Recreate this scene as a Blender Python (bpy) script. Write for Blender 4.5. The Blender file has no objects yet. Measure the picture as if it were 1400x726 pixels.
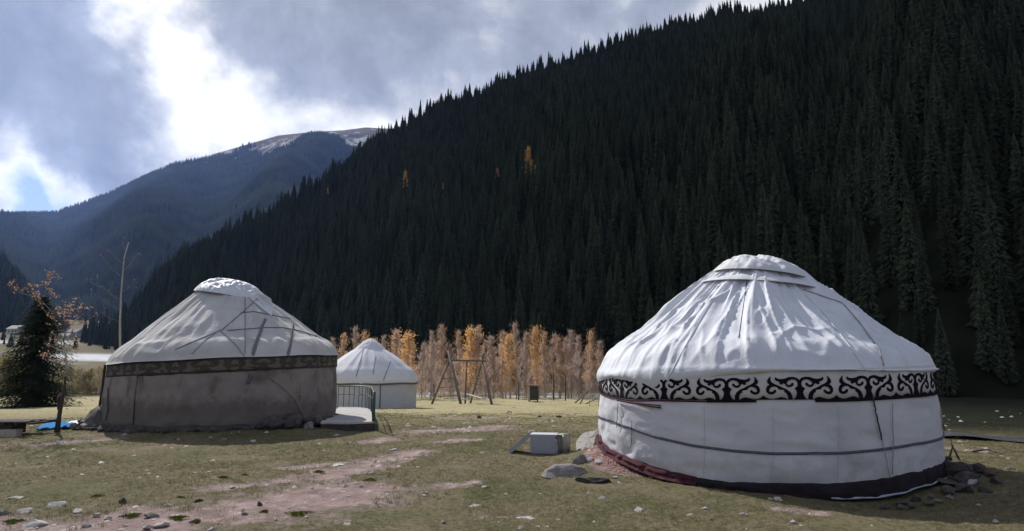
import bpy, math, random
import numpy as np
from mathutils import Vector, Matrix
from mathutils.geometry import tessellate_polygon

random.seed(7); RNG = np.random.default_rng(7)
SC = bpy.context.scene
COL = SC.collection
R_ = math.radians

# ------------------------------------------------------------------ camera
F_PX, HOR, CZ = 880.0, 503.0, 1.8
PITCH = math.atan((HOR - 363) / F_PX)
cam_d = bpy.data.cameras.new('camera'); cam = bpy.data.objects.new('camera', cam_d); COL.objects.link(cam)
cam.location = (0, 0, CZ); cam.rotation_euler = (math.pi / 2 + PITCH, 0, 0)
cam_d.sensor_width = 36; cam_d.lens = 36 * F_PX / 1400; cam_d.clip_start = .1; cam_d.clip_end = 30000
SC.camera = cam
SC.view_settings.view_transform = 'Standard'; SC.view_settings.look = 'None'
SC.view_settings.exposure = 0.0; SC.view_settings.gamma = 1
SC.cycles.max_bounces = 6; SC.cycles.volume_bounces = 0; SC.cycles.transparent_max_bounces = 8
SC.cycles.use_denoising = True

def ray(px, py):
    a = (px - 700) / F_PX; b = (363 - py) / F_PX
    return (a, math.cos(PITCH) - b * math.sin(PITCH), math.sin(PITCH) + b * math.cos(PITCH))
def at_z(px, py, z):
    d = ray(px, py); t = (z - CZ) / d[2]; return (t * d[0], t * d[1])
def at_y(px, py, Y):
    d = ray(px, py); t = Y / d[1]; return (t * d[0], Y, CZ + t * d[2])

# ------------------------------------------------------------------ sky and sun
SUN_AZ, SUN_EL = -36.0, 39.5
W = bpy.data.worlds.new('World'); SC.world = W; W.use_nodes = True
def build_sky():
    nt = W.node_tree; nt.nodes.clear(); N = nt.nodes.new; L = nt.links.new
    out = N('ShaderNodeOutputWorld')
    sky = N('ShaderNodeTexSky'); sky.sky_type = 'NISHITA'; sky.sun_disc = False
    sky.sun_elevation = R_(SUN_EL); sky.sun_rotation = R_(SUN_AZ); sky.altitude = 1800
    bsky = N('ShaderNodeBackground'); bsky.inputs[1].default_value = .10; L(sky.outputs[0], bsky.inputs[0])
    tc = N('ShaderNodeTexCoord')
    sep = N('ShaderNodeSeparateXYZ'); L(tc.outputs['Generated'], sep.inputs[0])
    def M(op, a, b=None, c=None, clamp=False):
        n = N('ShaderNodeMath'); n.operation = op; n.use_clamp = clamp
        for i, v in enumerate((a, b, c)):
            if v is None: continue
            if isinstance(v, (int, float)): n.inputs[i].default_value = v
            else: L(v, n.inputs[i])
        return n.outputs[0]
    zz = M('ADD', M('MAXIMUM', sep.outputs[2], 0.0), .22)
    cx = M('DIVIDE', sep.outputs[0], zz); cy = M('DIVIDE', sep.outputs[1], zz)
    comb = N('ShaderNodeCombineXYZ'); L(cx, comb.inputs[0]); L(cy, comb.inputs[1])
    def noise(scale, det, rough, dist, off, vec=None):
        mp = N('ShaderNodeMapping'); mp.inputs['Location'].default_value = off
        L(vec or comb.outputs[0], mp.inputs[0])
        n = N('ShaderNodeTexNoise'); n.inputs['Scale'].default_value = scale; n.inputs['Detail'].default_value = det
        n.inputs['Roughness'].default_value = rough; n.inputs['Distortion'].default_value = dist
        L(mp.outputs[0], n.inputs['Vector']); return n.outputs[0]
    big = noise(1.5, 7, .52, .25, (3.1, 1.7, .4))
    fine = noise(5.2, 10, .60, .35, (7.3, 2.2, 1.4), tc.outputs['Generated'])
    # direction blobs: where the deck thins towards the sun, and where it thickens
    wob = N('ShaderNodeTexNoise'); wob.inputs['Scale'].default_value = 7; wob.inputs['Detail'].default_value = 6
    L(tc.outputs['Generated'], wob.inputs['Vector'])
    mv = N('ShaderNodeVectorMath'); mv.operation = 'MULTIPLY_ADD'
    L(wob.outputs[1], mv.inputs[0]); mv.inputs[1].default_value = (.20, .20, .20); L(tc.outputs['Generated'], mv.inputs[2])
    sv = N('ShaderNodeVectorMath'); sv.operation = 'SUBTRACT'; L(mv.outputs[0], sv.inputs[0]); sv.inputs[1].default_value = (.10, .10, .10)
    def blob(px, py, wd, amp):
        d = Vector(ray(px, py)).normalized()
        q = N('ShaderNodeVectorMath'); q.operation = 'DISTANCE'; L(sv.outputs[0], q.inputs[0]); q.inputs[1].default_value = d
        t = M('DIVIDE', q.outputs['Value'], wd)
        return M('MULTIPLY', M('EXPONENT', M('MULTIPLY', M('MULTIPLY', t, t), -1.0)), amp)
    s = None
    for b in [(175, -25, .068, .66), (215, 30, .050, .66), (258, 70, .042, .56), (300, 112, .042, .58), (255, 165, .048, .42), (215, 205, .05, .30), (320, 165, .05, .20),
              (15, 205, .045, .36), (55, 250, .035, .55), (20, 282, .05, .40), (95, 285, .035, .3), (440, 160, .045, .36), (520, 155, .045, .50), (370, 180, .055, .45), (470, 172, .05, .20), (285, 188, .04, .35),
              (60, 60, .12, -.15), (100, 150, .09, -.08), (140, 235, .06, -.20), (390, 80, .10, -.16), (470, 110, .07, -.10), (620, 110, .12, -.04), (700, 0, .07, .30), (860, 20, .09, .18), (1000, -10, .10, .42), (1110, 10, .08, .45)]:
        v = blob(*b); s = v if s is None else M('ADD', s, v)
    tiny = noise(15, 8, .58, .2, (1.3, 9.2, 5.4), tc.outputs['Generated'])
    dens = M('ADD', M('MULTIPLY', M('SUBTRACT', tiny, .5), .55), M('ADD', M('MULTIPLY', M('SUBTRACT', big, .5), 1.25), M('MULTIPLY', M('SUBTRACT', fine, .5), 1.35)))
    thin = M('ADD', M('ADD', dens, .29), s)          # brightness driver
    cr = N('ShaderNodeValToRGB'); L(thin, cr.inputs[0])
    e = cr.color_ramp.elements
    e[0].position = 0.0; e[0].color = (.33, .36, .45, 1)
    e[1].position = .92; e[1].color = (1.45, 1.45, 1.46, 1)
    for p, c in ((.22, (.42, .455, .555, 1)), (.42, (.55, .595, .715, 1)), (.60, (.88, .90, .96, 1))):
        n = e.new(p); n.color = c
    bcl = N('ShaderNodeBackground'); bcl.inputs[1].default_value = .77; L(cr.outputs[0], bcl.inputs[0])
    # small openings of blue
    hole = M('MULTIPLY', M('ADD', M('ADD', blob(44, 264, .020, 1.0), blob(54, 280, .016, .9)), blob(292, 88, .011, .6)), M('ADD', fine, .45), clamp=True)
    mx = N('ShaderNodeMixShader'); L(hole, mx.inputs[0]); L(bcl.outputs[0], mx.inputs[1]); L(bsky.outputs[0], mx.inputs[2])
    # a thin share of clear-sky light everywhere
    add = N('ShaderNodeAddShader'); b2 = N('ShaderNodeBackground'); b2.inputs[1].default_value = .007; L(sky.outputs[0], b2.inputs[0])
    L(mx.outputs[0], add.inputs[0]); L(b2.outputs[0], add.inputs[1])
    L(add.outputs[0], out.inputs[0])
build_sky()
sl = bpy.data.lights.new('sun', 'SUN'); sl.energy = 4.9; sl.angle = R_(.5); sl.color = (1, .965, .91)
so = bpy.data.objects.new('sun', sl); COL.objects.link(so)
sd = Vector((math.sin(R_(SUN_AZ)) * math.cos(R_(SUN_EL)), math.cos(R_(SUN_AZ)) * math.cos(R_(SUN_EL)), math.sin(R_(SUN_EL))))
so.rotation_euler = sd.to_track_quat('Z', 'Y').to_euler(); so.location = (0, 0, 60)

# ------------------------------------------------------------------ numpy noise
_P = RNG.random((64, 64, 64))
def vnoise(x, y, z=0.0):
    x, y, z = np.broadcast_arrays(np.asarray(x, float), np.asarray(y, float), np.asarray(z, float))
    xi, yi, zi = np.floor(x).astype(int), np.floor(y).astype(int), np.floor(z).astype(int)
    fx, fy, fz = x - xi, y - yi, z - zi
    fx, fy, fz = [t * t * (3 - 2 * t) for t in (fx, fy, fz)]
    def g(a, b, c): return _P[(xi + a) & 63, (yi + b) & 63, (zi + c) & 63]
    c00 = g(0, 0, 0) * (1 - fx) + g(1, 0, 0) * fx; c10 = g(0, 1, 0) * (1 - fx) + g(1, 1, 0) * fx
    c01 = g(0, 0, 1) * (1 - fx) + g(1, 0, 1) * fx; c11 = g(0, 1, 1) * (1 - fx) + g(1, 1, 1) * fx
    return ((c00 * (1 - fy) + c10 * fy) * (1 - fz) + (c01 * (1 - fy) + c11 * fy) * fz) * 2 - 1
def fbm(x, y, z=0.0, o=4, g=.5):
    s = 0; a = 1; t = 0; k = 1.0
    for i in range(o):
        s = s + a * vnoise(np.asarray(x) * k + 13.7 * i, np.asarray(y) * k + 5.1 * i, np.asarray(z) * k + 2.3 * i); t += a; a *= g; k *= 2.03
    return s / t
def sm(e0, e1, x):
    t = np.clip((np.asarray(x, float) - e0) / (e1 - e0), 0, 1); return t * t * (3 - 2 * t)

# ------------------------------------------------------------------ object helpers
def tag(o, label=None, cat=None, group=None, kind=None):
    if label: o['label'] = label
    if cat: o['category'] = cat
    if group: o['group'] = group
    if kind: o['kind'] = kind
    return o
def thing(name, loc, label, cat, group=None, rz=0):
    o = bpy.data.objects.new(name, None); COL.objects.link(o); o.location = loc; o.rotation_euler = (0, 0, rz); o.empty_display_size = .3
    return tag(o, label, cat, group)
def link(name, me, parent=None, loc=(0, 0, 0), rot=(0, 0, 0), scale=(1, 1, 1)):
    o = bpy.data.objects.new(name, me); COL.objects.link(o); o.location = loc; o.rotation_euler = rot; o.scale = scale
    if parent: o.parent = parent
    return o
def mesh_np(name, V, Fq, mat, smooth=False, attrs=None):
    V = np.asarray(V, dtype=np.float32); Fq = np.asarray(Fq, dtype=np.int32)
    me = bpy.data.meshes.new(name); n, k = Fq.shape
    me.vertices.add(len(V)); me.vertices.foreach_set('co', V.ravel())
    me.loops.add(n * k); me.loops.foreach_set('vertex_index', Fq.ravel())
    me.polygons.add(n); me.polygons.foreach_set('loop_start', np.arange(0, n * k, k, dtype=np.int32))
    me.polygons.foreach_set('loop_total', np.full(n, k, dtype=np.int32))
    if smooth: me.polygons.foreach_set('use_smooth', np.ones(n, dtype=bool))
    me.update(calc_edges=True)
    for an, av in (attrs or {}).items():
        av = np.asarray(av, dtype=np.float32)
        if av.ndim == 1:
            a = me.attributes.new(an, 'FLOAT', 'POINT'); a.data.foreach_set('value', av)
        else:
            a = me.attributes.new(an, 'FLOAT_COLOR', 'POINT'); a.data.foreach_set('color', av.ravel())
    if mat: me.materials.append(mat)
    return me
def grid(nu, nv, closed=False):
    u = np.arange(nu if closed else nu - 1); v = np.arange(nv - 1)
    U, Vv = np.meshgrid(u, v, indexing='ij'); U2 = (U + 1) % nu
    return np.stack([U * nv + Vv, U2 * nv + Vv, U2 * nv + Vv + 1, U * nv + Vv + 1], -1).reshape(-1, 4)
class MB:
    def __init__(s): s.v = []; s.f = []
    def add(s, vs, fs):
        b = len(s.v); s.v += [tuple(v) for v in vs]; s.f += [tuple(i + b for i in f) for f in fs]; return s
    def box(s, c, d, rot=None, j=0):
        vs = []
        for sx in (-1, 1):
            for sy in (-1, 1):
                for sz in (-1, 1):
                    v = Vector((sx * d[0] / 2, sy * d[1] / 2, sz * d[2] / 2))
                    if j: v += Vector([random.uniform(-j, j) for _ in range(3)])
                    if rot: v = rot @ v
                    vs.append(v + Vector(c))
        return s.add(vs, [(0, 1, 3, 2), (4, 6, 7, 5), (0, 4, 5, 1), (2, 3, 7, 6), (0, 2, 6, 4), (1, 5, 7, 3)])
    def tube(s, pts, r, n=6, r1=None, cap=True):
        pts = [Vector(p) for p in pts]; m = len(pts); rings = []
        for i, p in enumerate(pts):
            t = (pts[min(i + 1, m - 1)] - pts[max(i - 1, 0)]).normalized()
            a = t.cross(Vector((0, 0, 1)));
            if a.length < .05: a = t.cross(Vector((0, 1, 0)))
            a.normalize(); b = t.cross(a)
            rr = r if r1 is None else r + (r1 - r) * i / (m - 1)
            rings.append([p + (a * math.cos(k * 2 * math.pi / n) + b * math.sin(k * 2 * math.pi / n)) * rr for k in range(n)])
        vs = [v for g in rings for v in g]; fs = []
        for i in range(m - 1):
            for k in range(n):
                k2 = (k + 1) % n; fs.append((i * n + k, i * n + k2, (i + 1) * n + k2, (i + 1) * n + k))
        if cap: fs.append(tuple(range(n))[::-1]); fs.append(tuple((m - 1) * n + k for k in range(n)))
        return s.add(vs, fs)
    def mesh(s, name, mat, smooth=False):
        me = bpy.data.meshes.new(name); me.from_pydata([tuple(v) for v in s.v], [], s.f); me.materials.append(mat)
        if smooth:
            for p in me.polygons: p.use_smooth = True
        me.update(); return me
    def build(s, name, mat, parent=None, smooth=False, loc=(0, 0, 0)):
        return link(name, s.mesh(name, mat, smooth), parent, loc)

# ------------------------------------------------------------------ materials
def mat(name, c1, c2=None, rough=.9, scale=4, bump=0, bscale=None, det=6, spec=.25, sheen=0, trans=0, rnd=0, coord='Object', metal=0, stain=None, dist=0, mud=None):
    m = bpy.data.materials.new(name); m.use_nodes = True; nt = m.node_tree; N = nt.nodes.new; L = nt.links.new
    b = nt.nodes['Principled BSDF']; b.inputs['Roughness'].default_value = rough
    b.inputs['Specular IOR Level'].default_value = spec; b.inputs['Metallic'].default_value = metal
    c2 = c2 or c1
    tc = N('ShaderNodeTexCoord')
    n = N('ShaderNodeTexNoise'); n.inputs['Scale'].default_value = scale; n.inputs['Detail'].default_value = det; n.inputs['Roughness'].default_value = .6
    L(tc.outputs[coord], n.inputs['Vector'])
    cr = N('ShaderNodeValToRGB'); cr.color_ramp.elements[0].position = .3; cr.color_ramp.elements[1].position = .7
    cr.color_ramp.elements[0].color = (*c1, 1); cr.color_ramp.elements[1].color = (*c2, 1)
    L(n.outputs[0], cr.inputs[0]); col = cr.outputs[0]
    if stain:
        n3 = N('ShaderNodeTexNoise'); n3.inputs['Scale'].default_value = stain[1]; n3.inputs['Detail'].default_value = 7; n3.inputs['Distortion'].default_value = .6
        L(tc.outputs[coord], n3.inputs['Vector'])
        c3 = N('ShaderNodeValToRGB'); c3.color_ramp.elements[0].position = stain[2]; c3.color_ramp.elements[1].position = stain[2] + .16
        L(n3.outputs[0], c3.inputs[0])
        mx = N('ShaderNodeMix'); mx.data_type = 'RGBA'; L(c3.outputs[0], mx.inputs[0]); L(col, mx.inputs[6]); mx.inputs[7].default_value = (*stain[0], 1); col = mx.outputs[2]
    if mud:
        ge = N('ShaderNodeNewGeometry'); sz = N('ShaderNodeSeparateXYZ'); L(ge.outputs['Position'], sz.inputs[0]); nm = N('ShaderNodeTexNoise'); nm.inputs['Scale'].default_value = 5; nm.inputs['Detail'].default_value = 9; nm.inputs['Roughness'].default_value = .7; L(tc.outputs[coord], nm.inputs['Vector'])
        a1 = N('ShaderNodeMath'); a1.operation = 'MULTIPLY_ADD'; L(nm.outputs[0], a1.inputs[0]); a1.inputs[1].default_value = -1.1; L(sz.outputs[2], a1.inputs[2])
        mr2 = N('ShaderNodeMapRange'); L(a1.outputs[0], mr2.inputs[0]); mr2.inputs[1].default_value = mud[0] - .55; mr2.inputs[2].default_value = mud[0] - .25; mr2.inputs[3].default_value = mud[2]; mr2.inputs[4].default_value = 0
        mx2 = N('ShaderNodeMix'); mx2.data_type = 'RGBA'; L(mr2.outputs[0], mx2.inputs[0]); L(col, mx2.inputs[6]); mx2.inputs[7].default_value = (*mud[1], 1); col = mx2.outputs[2]
    if rnd:
        oi = N('ShaderNodeObjectInfo'); hs = N('ShaderNodeHueSaturation')
        mr = N('ShaderNodeMapRange'); mr.inputs[3].default_value = 1 - rnd; mr.inputs[4].default_value = 1 + rnd
        L(oi.outputs['Random'], mr.inputs[0]); L(mr.outputs[0], hs.inputs['Value']); L(col, hs.inputs['Color']); col = hs.outputs[0]
    L(col, b.inputs['Base Color'])
    if bump:
        n2 = N('ShaderNodeTexNoise'); n2.inputs['Scale'].default_value = bscale or scale * 4; n2.inputs['Detail'].default_value = 7; n2.inputs['Roughness'].default_value = .6
        n2.inputs['Distortion'].default_value = dist
        L(tc.outputs[coord], n2.inputs['Vector'])
        bp = N('ShaderNodeBump'); bp.inputs['Strength'].default_value = min(1, bump); bp.inputs['Distance'].default_value = .02 if bump <= 1 else .02 * bump
        L(n2.outputs[0], bp.inputs['Height']); L(bp.outputs[0], b.inputs['Normal'])
    if trans:
        tr = N('ShaderNodeBsdfTranslucent'); L(col, tr.inputs[0]); ms = N('ShaderNodeMixShader'); ms.inputs[0].default_value = trans
        L(b.outputs[0], ms.inputs[1]); L(tr.outputs[0], ms.inputs[2]); L(ms.outputs[0], nt.nodes['Material Output'].inputs[0])
    return m
M_wallR = mat('white_felt_wall', (.58, .59, .63), (.69, .69, .71), scale=1.4, bump=.8, bscale=3.2, stain=((.47, .44, .42), 1.3, .60), dist=.8, mud=(.20, (.44, .39, .35), .4))
M_roofR = mat('white_roof_cloth', (.66, .68, .72), (.74, .75, .78), rough=.7, scale=1.5, bump=.7, bscale=5, dist=1.0)
M_capR = mat('crown_cloth', (.66, .66, .68), (.74, .74, .75), scale=3, bump=.8, bscale=6, dist=1.0)
M_black = mat('black_felt', (.008, .007, .012), (.018, .014, .022), rough=1, scale=30, spec=.1)
M_white = mat('white_felt_band', (.60, .58, .58), (.70, .68, .67), scale=10)
M_burg = mat('burgundy_cloth', (.045, .010, .017), (.095, .024, .034), scale=8, bump=.5, bscale=20)
M_strap = mat('grey_strap', (.10, .095, .12), (.16, .15, .18), scale=20)
M_strapL = mat('faded_strap', (.17, .16, .16), (.24, .23, .22), scale=12)
M_skirt = mat('dark_skirt_cloth', (.014, .012, .015), (.03, .025, .03), scale=6, bump=.5, bscale=14)
M_wallL = mat('brown_canvas', (.22, .195, .175), (.33, .292, .262), scale=1.9, bump=1.2, bscale=5, stain=((.145, .120, .108), 1.5, .52), dist=.8, mud=(.75, (.14, .118, .104), .7))
M_roofL = mat('weathered_roof_canvas', (.48, .46, .43), (.64, .625, .595), scale=1.2, bump=.8, bscale=5, stain=((.42, .39, .355), .9, .60), dist=.8)
M_bandL = mat('dark_brown_band', (.062, .053, .046), (.095, .082, .07), scale=9)
M_ornL = mat('olive_felt', (.13, .117, .098), (.175, .158, .132), scale=9)
M_film = mat('plastic_film', (.66, .67, .70), (.80, .80, .82), rough=.5, scale=3, bump=1, bscale=14, spec=.5, dist=1.5)
M_rope = mat('rope', (.30, .27, .24), (.42, .38, .33), scale=40)
M_ropeD = mat('dark_rope', (.05, .045, .045), (.09, .08, .08), scale=40)
M_wallS = mat('pale_felt', (.50, .51, .54), (.58, .58, .60), scale=2, bump=.3, bscale=8)
M_roofS = mat('pale_roof', (.68, .69, .72), (.76, .76, .77), scale=2, bump=.5, bscale=6, dist=.8)
M_stone = mat('grey_stone', (.16, .145, .135), (.34, .31, .29), scale=5, bump=1, bscale=14, rnd=.25, stain=((.10, .09, .085), 3, .58))
M_stoneP = mat('pale_stone', (.46, .42, .385), (.70, .66, .62), scale=6, bump=1, bscale=16, rnd=.18)
M_stoneD = mat('dark_stone', (.06, .052, .05), (.13, .115, .11), scale=5, bump=1, bscale=14, rnd=.3)
M_conc = mat('concrete', (.42, .40, .38), (.56, .54, .51), scale=5, bump=1, bscale=12, stain=((.22, .20, .19), 2.4, .6))
M_wood = mat('weathered_wood', (.12, .10, .09), (.24, .21, .185), scale=8, bump=.6, bscale=30)
M_woodP = mat('pale_wood', (.38, .34, .28), (.52, .47, .40), scale=8, bump=.5, bscale=30)
M_woodD = mat('dark_wood', (.05, .04, .035), (.10, .085, .075), scale=8, bump=.5, bscale=30)
M_green = mat('green_iron', (.02, .05, .042), (.04, .08, .068), rough=.5, scale=10, spec=.5)
M_grey_metal = mat('grey_enamel', (.30, .32, .38), (.36, .38, .44), rough=.45, scale=5, spec=.5, bump=.3, bscale=4)
M_lamin = mat('dull_foil', (.22, .21, .17), (.36, .35, .30), rough=.4, scale=9, spec=.5, bump=1, bscale=9, dist=1)
M_blue = mat('blue_tarp', (.02, .20, .55), (.06, .32, .68), rough=.9, scale=6, bump=.8, bscale=12, spec=.08, trans=.2)
M_tarpP = mat('pale_tarp', (.34, .38, .46), (.48, .50, .55), rough=.5, scale=6, bump=.8, bscale=12, spec=.4)
M_bark = mat('bark', (.14, .125, .11), (.30, .27, .24), scale=7, bump=.8, bscale=25)
M_barkP = mat('pale_bark', (.36, .33, .30), (.54, .50, .46), scale=9, bump=.4, bscale=25)
M_twig = mat('mauve_twigs', (.46, .36, .31), (.62, .50, .43), scale=1.2, trans=.5, coord='Generated')
M_leafO = mat('orange_leaves', (.80, .42, .16), (.92, .58, .26), scale=1.4, trans=.6, rnd=.12, coord='Generated')
M_leafB = mat('dry_brown_leaves', (.34, .16, .08), (.60, .42, .28), scale=1.7, trans=.4)
M_needle = mat('spruce_needles', (.035, .047, .032), (.092, .108, .068), scale=.8, rnd=.4, trans=.05, coord='Object', spec=.03)
M_needleN = mat('near_spruce_needles', (.018, .032, .016), (.055, .075, .034), scale=1.3, trans=.15)
M_needleF = mat('far_conifers', (.006, .011, .009), (.046, .052, .040), scale=.009, coord='Object', spec=0)
M_bush = mat('bush_twigs', (.34, .28, .19), (.50, .42, .30), scale=1.0, trans=.5)
M_bushG = mat('olive_bush', (.32, .30, .12), (.46, .42, .18), scale=1.0, trans=.5)

# ------------------------------------------------------------------ ground function
RX, RY, RR = 4.70, 12.7, 3.0        # right yurt
LX, LY, LR = -8.936, 20.6, 3.3      # left yurt
SX, SY, SR = -8.38, 38.5, 2.8       # small yurt
def polar(x, y): return np.hypot(x, y), np.degrees(np.arctan2(x, y))
def Zbase(x, y):
    x = np.asarray(x, float); y = np.asarray(y, float)
    r, az = polar(x, y)
    front = np.interp(np.clip(y, -50, 400), [-50, 0, 14, 24, 36, 60, 75, 90, 200, 400], [.3, .05, .0, -.05, -.42, -.95, -1.5, -1.7, -1.5, 0])
    left = np.interp(r, [0, 14, 24, 40, 60, 95, 150, 260, 400, 550, 720, 1000, 6000], [.05, 0, 0, -.25, -.9, -1.25, -.2, 2.6, 9.5, 21.5, 36, 60, 400])
    wl = sm(-20, -29, az)
    z = front * (1 - wl) + left * wl
    wr = sm(18, 34, az) * sm(14, 20, r)        # right side falls to the stream then rises
    zr = np.interp(r, [0, 14, 22, 26.5, 29, 34, 60, 110, 6000], [0, 0, -.25, -.55, -.30, -.35, -.7, -.9, 200])
    z = z * (1 - wr) + zr * wr
    z = z + .27 * np.exp(-((x - LX) ** 2 + (y - LY) ** 2) / 26.)
    z = z + .40 * np.exp(-((x - 1.95) ** 2 / .55 + (y - 12.7) ** 2 / 1.6))
    z = z - .14 * np.exp(-((x - 5.3) ** 2 / 2.6 + (y - 9.5) ** 2 / 1.2))
    return z
def Z(x, y):
    x = np.asarray(x, float); y = np.asarray(y, float); r = np.hypot(x, y)
    amp = np.clip(r / 14, .5, 40)
    d = .05 * fbm(x * .35, y * .35, 0, 3) * np.clip(r / 12, .4, 2.2) + .016 * fbm(x * 2.1, y * 2.1, 3, 3) * np.clip(amp, .5, 2)
    return Zbase(x, y) + d
def gz(x, y): return float(Z(x, y))

def capsule(x, y, a, b, w):
    ax, ay = a; bx, by = b; dx, dy = bx - ax, by - ay
    t = np.clip(((x - ax) * dx + (y - ay) * dy) / (dx * dx + dy * dy + 1e-9), 0, 1)
    d = np.hypot(x - ax - t * dx, y - ay - t * dy)
    return np.clip(1.2 - d / w * .62, 0, 1)
DIRT = [((60, 730), (210, 716), .55), ((200, 712), (340, 700), .70), ((330, 700), (460, 672), .80), ((300, 668), (400, 656), .22), ((440, 655), (500, 640), .42), ((490, 636), (565, 618), .34), ((400, 640), (460, 634), .22),
        ((570, 590), (680, 584), .45), ((640, 586), (690, 581), .35), ((600, 571), (680, 567), .25), ((44, 611), (140, 606), .32), ((618, 662), (640, 660), .18),
        ((1070, 697), (1110, 700), .12), ((600, 604), (640, 600), .22), ((1285, 600), (1330, 602), .4), ((0, 712), (60, 722), .35), ((500, 605), (530, 600), .25), ((660, 706), (720, 703), .05)]
DIRTW = [(at_z(*a, 0), at_z(*b, 0), w) for a, b, w in DIRT]
def dirt_mask(x, y):
    m = np.zeros_like(np.asarray(x, float))
    for a, b, w in DIRTW: m = np.maximum(m, capsule(x, y, a, b, w * 1.15))
    m = m * .80 + .62 * fbm(x * 1.0, y * 1.3, 7, 5, .68) * sm(0, .35, m) + .42 * fbm(x * 4, y * 5, 2, 4, .7) * sm(0, .4, m)
    mound = np.exp(-((x - 2.0) ** 2 / .42 + (y - 12.2) ** 2 / 1.4))
    return np.clip(np.maximum(m, sm(.25, .45, mound)), 0, 1)

def build_ground():
    a1 = np.arange(-48, 48.01, .24); a2 = np.arange(50, 312, 5.0)
    az = np.radians(np.concatenate([a1, a2])); nA = len(az)
    rs = np.concatenate([[.05, 1, 2, 3, 4], 4.6 * 1.0098 ** np.arange(270)]); rs = np.concatenate([rs, rs[-1] * 1.05 ** np.arange(1, 100)])
    A, Rr = np.meshgrid(az, rs, indexing='ij'); x = Rr * np.sin(A); y = Rr * np.cos(A)
    z = Z(x, y)
    z = z + .028 * fbm(x * 5, y * 5, 1, 4, .6) * (Rr < 40)
    dm = dirt_mask(x, y)
    z = z - .025 * dm * (Rr < 60)
    r, azd = polar(x, y)
    # zones: R = dirt, G = pale river gravel / snow, B = dry yellow pasture, A = far bank with cloud shade painted in
    grav = np.zeros_like(x)
    grav = np.maximum(grav, sm(68, 72, y) * sm(100, 90, y) * (np.abs(azd) < 26) * sm(-.35, .1, fbm(x * .12, y * .4, 4, 3)))
    zl = sm(-26, -29, azd) * (azd > -60)
    band = np.maximum(sm(262, 285, r) * sm(395, 370, r), sm(470, 490, r) * sm(530, 515, r)) * sm(-.45, -.25, fbm(x * .01, y * .012, 9, 4))
    grav = np.maximum(grav, zl * band)
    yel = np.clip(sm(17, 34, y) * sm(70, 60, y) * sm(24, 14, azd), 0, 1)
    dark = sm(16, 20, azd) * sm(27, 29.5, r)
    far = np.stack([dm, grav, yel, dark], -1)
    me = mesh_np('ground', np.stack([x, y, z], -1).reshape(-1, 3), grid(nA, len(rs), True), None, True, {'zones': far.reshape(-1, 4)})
    m = bpy.data.materials.new('meadow'); m.use_nodes = True; nt = m.node_tree; N = nt.nodes.new; L = nt.links.new
    b = nt.nodes['Principled BSDF']; b.inputs['Roughness'].default_value = 1; b.inputs['Specular IOR Level'].default_value = .1
    tc = N('ShaderNodeTexCoord'); at = N('ShaderNodeAttribute'); at.attribute_name = 'zones'; sp = N('ShaderNodeSeparateColor'); L(at.outputs['Color'], sp.inputs[0])
    def noise(sc, det=6, rough=.6, dist=0):
        n = N('ShaderNodeTexNoise'); n.inputs['Scale'].default_value = sc; n.inputs['Detail'].default_value = det; n.inputs['Roughness'].default_value = rough
        n.inputs['Distortion'].default_value = dist; L(tc.outputs['Object'], n.inputs['Vector']); return n.outputs[0]
    def ramp(v, pts):
        c = N('ShaderNodeValToRGB'); e = c.color_ramp.elements
        e[0].position, e[0].color = pts[0][0], (*pts[0][1], 1); e[1].position, e[1].color = pts[-1][0], (*pts[-1][1], 1)
        for p, q in pts[1:-1]: k = e.new(p); k.color = (*q, 1)
        L(v, c.inputs[0]); return c.outputs[0]
    def mix(f, a, c, mode='MIX'):
        q = N('ShaderNodeMix'); q.data_type = 'RGBA'; q.blend_type = mode
        if isinstance(f, float): q.inputs[0].default_value = f
        else: L(f, q.inputs[0])
        L(a, q.inputs[6])
        if isinstance(c, tuple): q.inputs[7].default_value = (*c, 1)
        else: L(c, q.inputs[7])
        return q.outputs[2]
    g1 = ramp(noise(.55, 8, .65, .4), [(.30, (.098, .102, .043)), (.44, (.138, .126, .065)), (.58, (.178, .148, .090)), (.72, (.215, .174, .118))])
    g2 = ramp(noise(14, 8, .72), [(.28, (.30, .29, .27)), (.5, (.95, .95, .95)), (.72, (1.7, 1.66, 1.55))])
    gcol = mix(1.0, g1, g2, 'MULTIPLY')
    yel_c = mix(1.0, ramp(noise(.4, 7, .65), [(.3, (.31, .29, .135)), (.5, (.42, .365, .205)), (.7, (.48, .41, .245))]), g2, 'MULTIPLY')
    gcol = mix(sp.outputs[2], gcol, yel_c)
    d1 = ramp(noise(2.5, 8, .7, .3), [(.3, (.19, .13, .115)), (.5, (.31, .225, .205)), (.7, (.46, .37, .345))])
    d2 = ramp(noise(35, 6, .75), [(.25, (.55, .53, .52)), (.5, (1, 1, 1)), (.75, (1.45, 1.42, 1.4))])
    dcol = mix(1.0, d1, d2, 'MULTIPLY')
    def lin(v, k, c0):
        q = N('ShaderNodeMath'); q.operation = 'MULTIPLY_ADD'; L(v, q.inputs[0]); q.inputs[1].default_value = k
        if isinstance(c0, (int, float)): q.inputs[2].default_value = c0
        else: L(c0, q.inputs[2])
        return q.outputs[0]
    brk = lin(noise(2.2, 10, .78, .5), 2.1, lin(noise(11, 9, .8), 1.9, lin(sp.outputs[0], 1.05, -2.03)))
    col = mix(ramp(brk, [(.10, (0, 0, 0)), (.36, (.85, .85, .85))]), gcol, mix(1.0, ramp(noise(3, 6), [(.3, (.17, .14, .115)), (.7, (.25, .205, .17))]), d2, 'MULTIPLY'))
    col = mix(ramp(brk, [(.36, (0, 0, 0)), (.62, (1, 1, 1))]), col, dcol)
    straw = ramp(noise(48, 8, .85), [(.60, (0, 0, 0)), (.70, (.65, .65, .65))])
    col = mix(straw, col, (.34, .29, .22))
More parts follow.
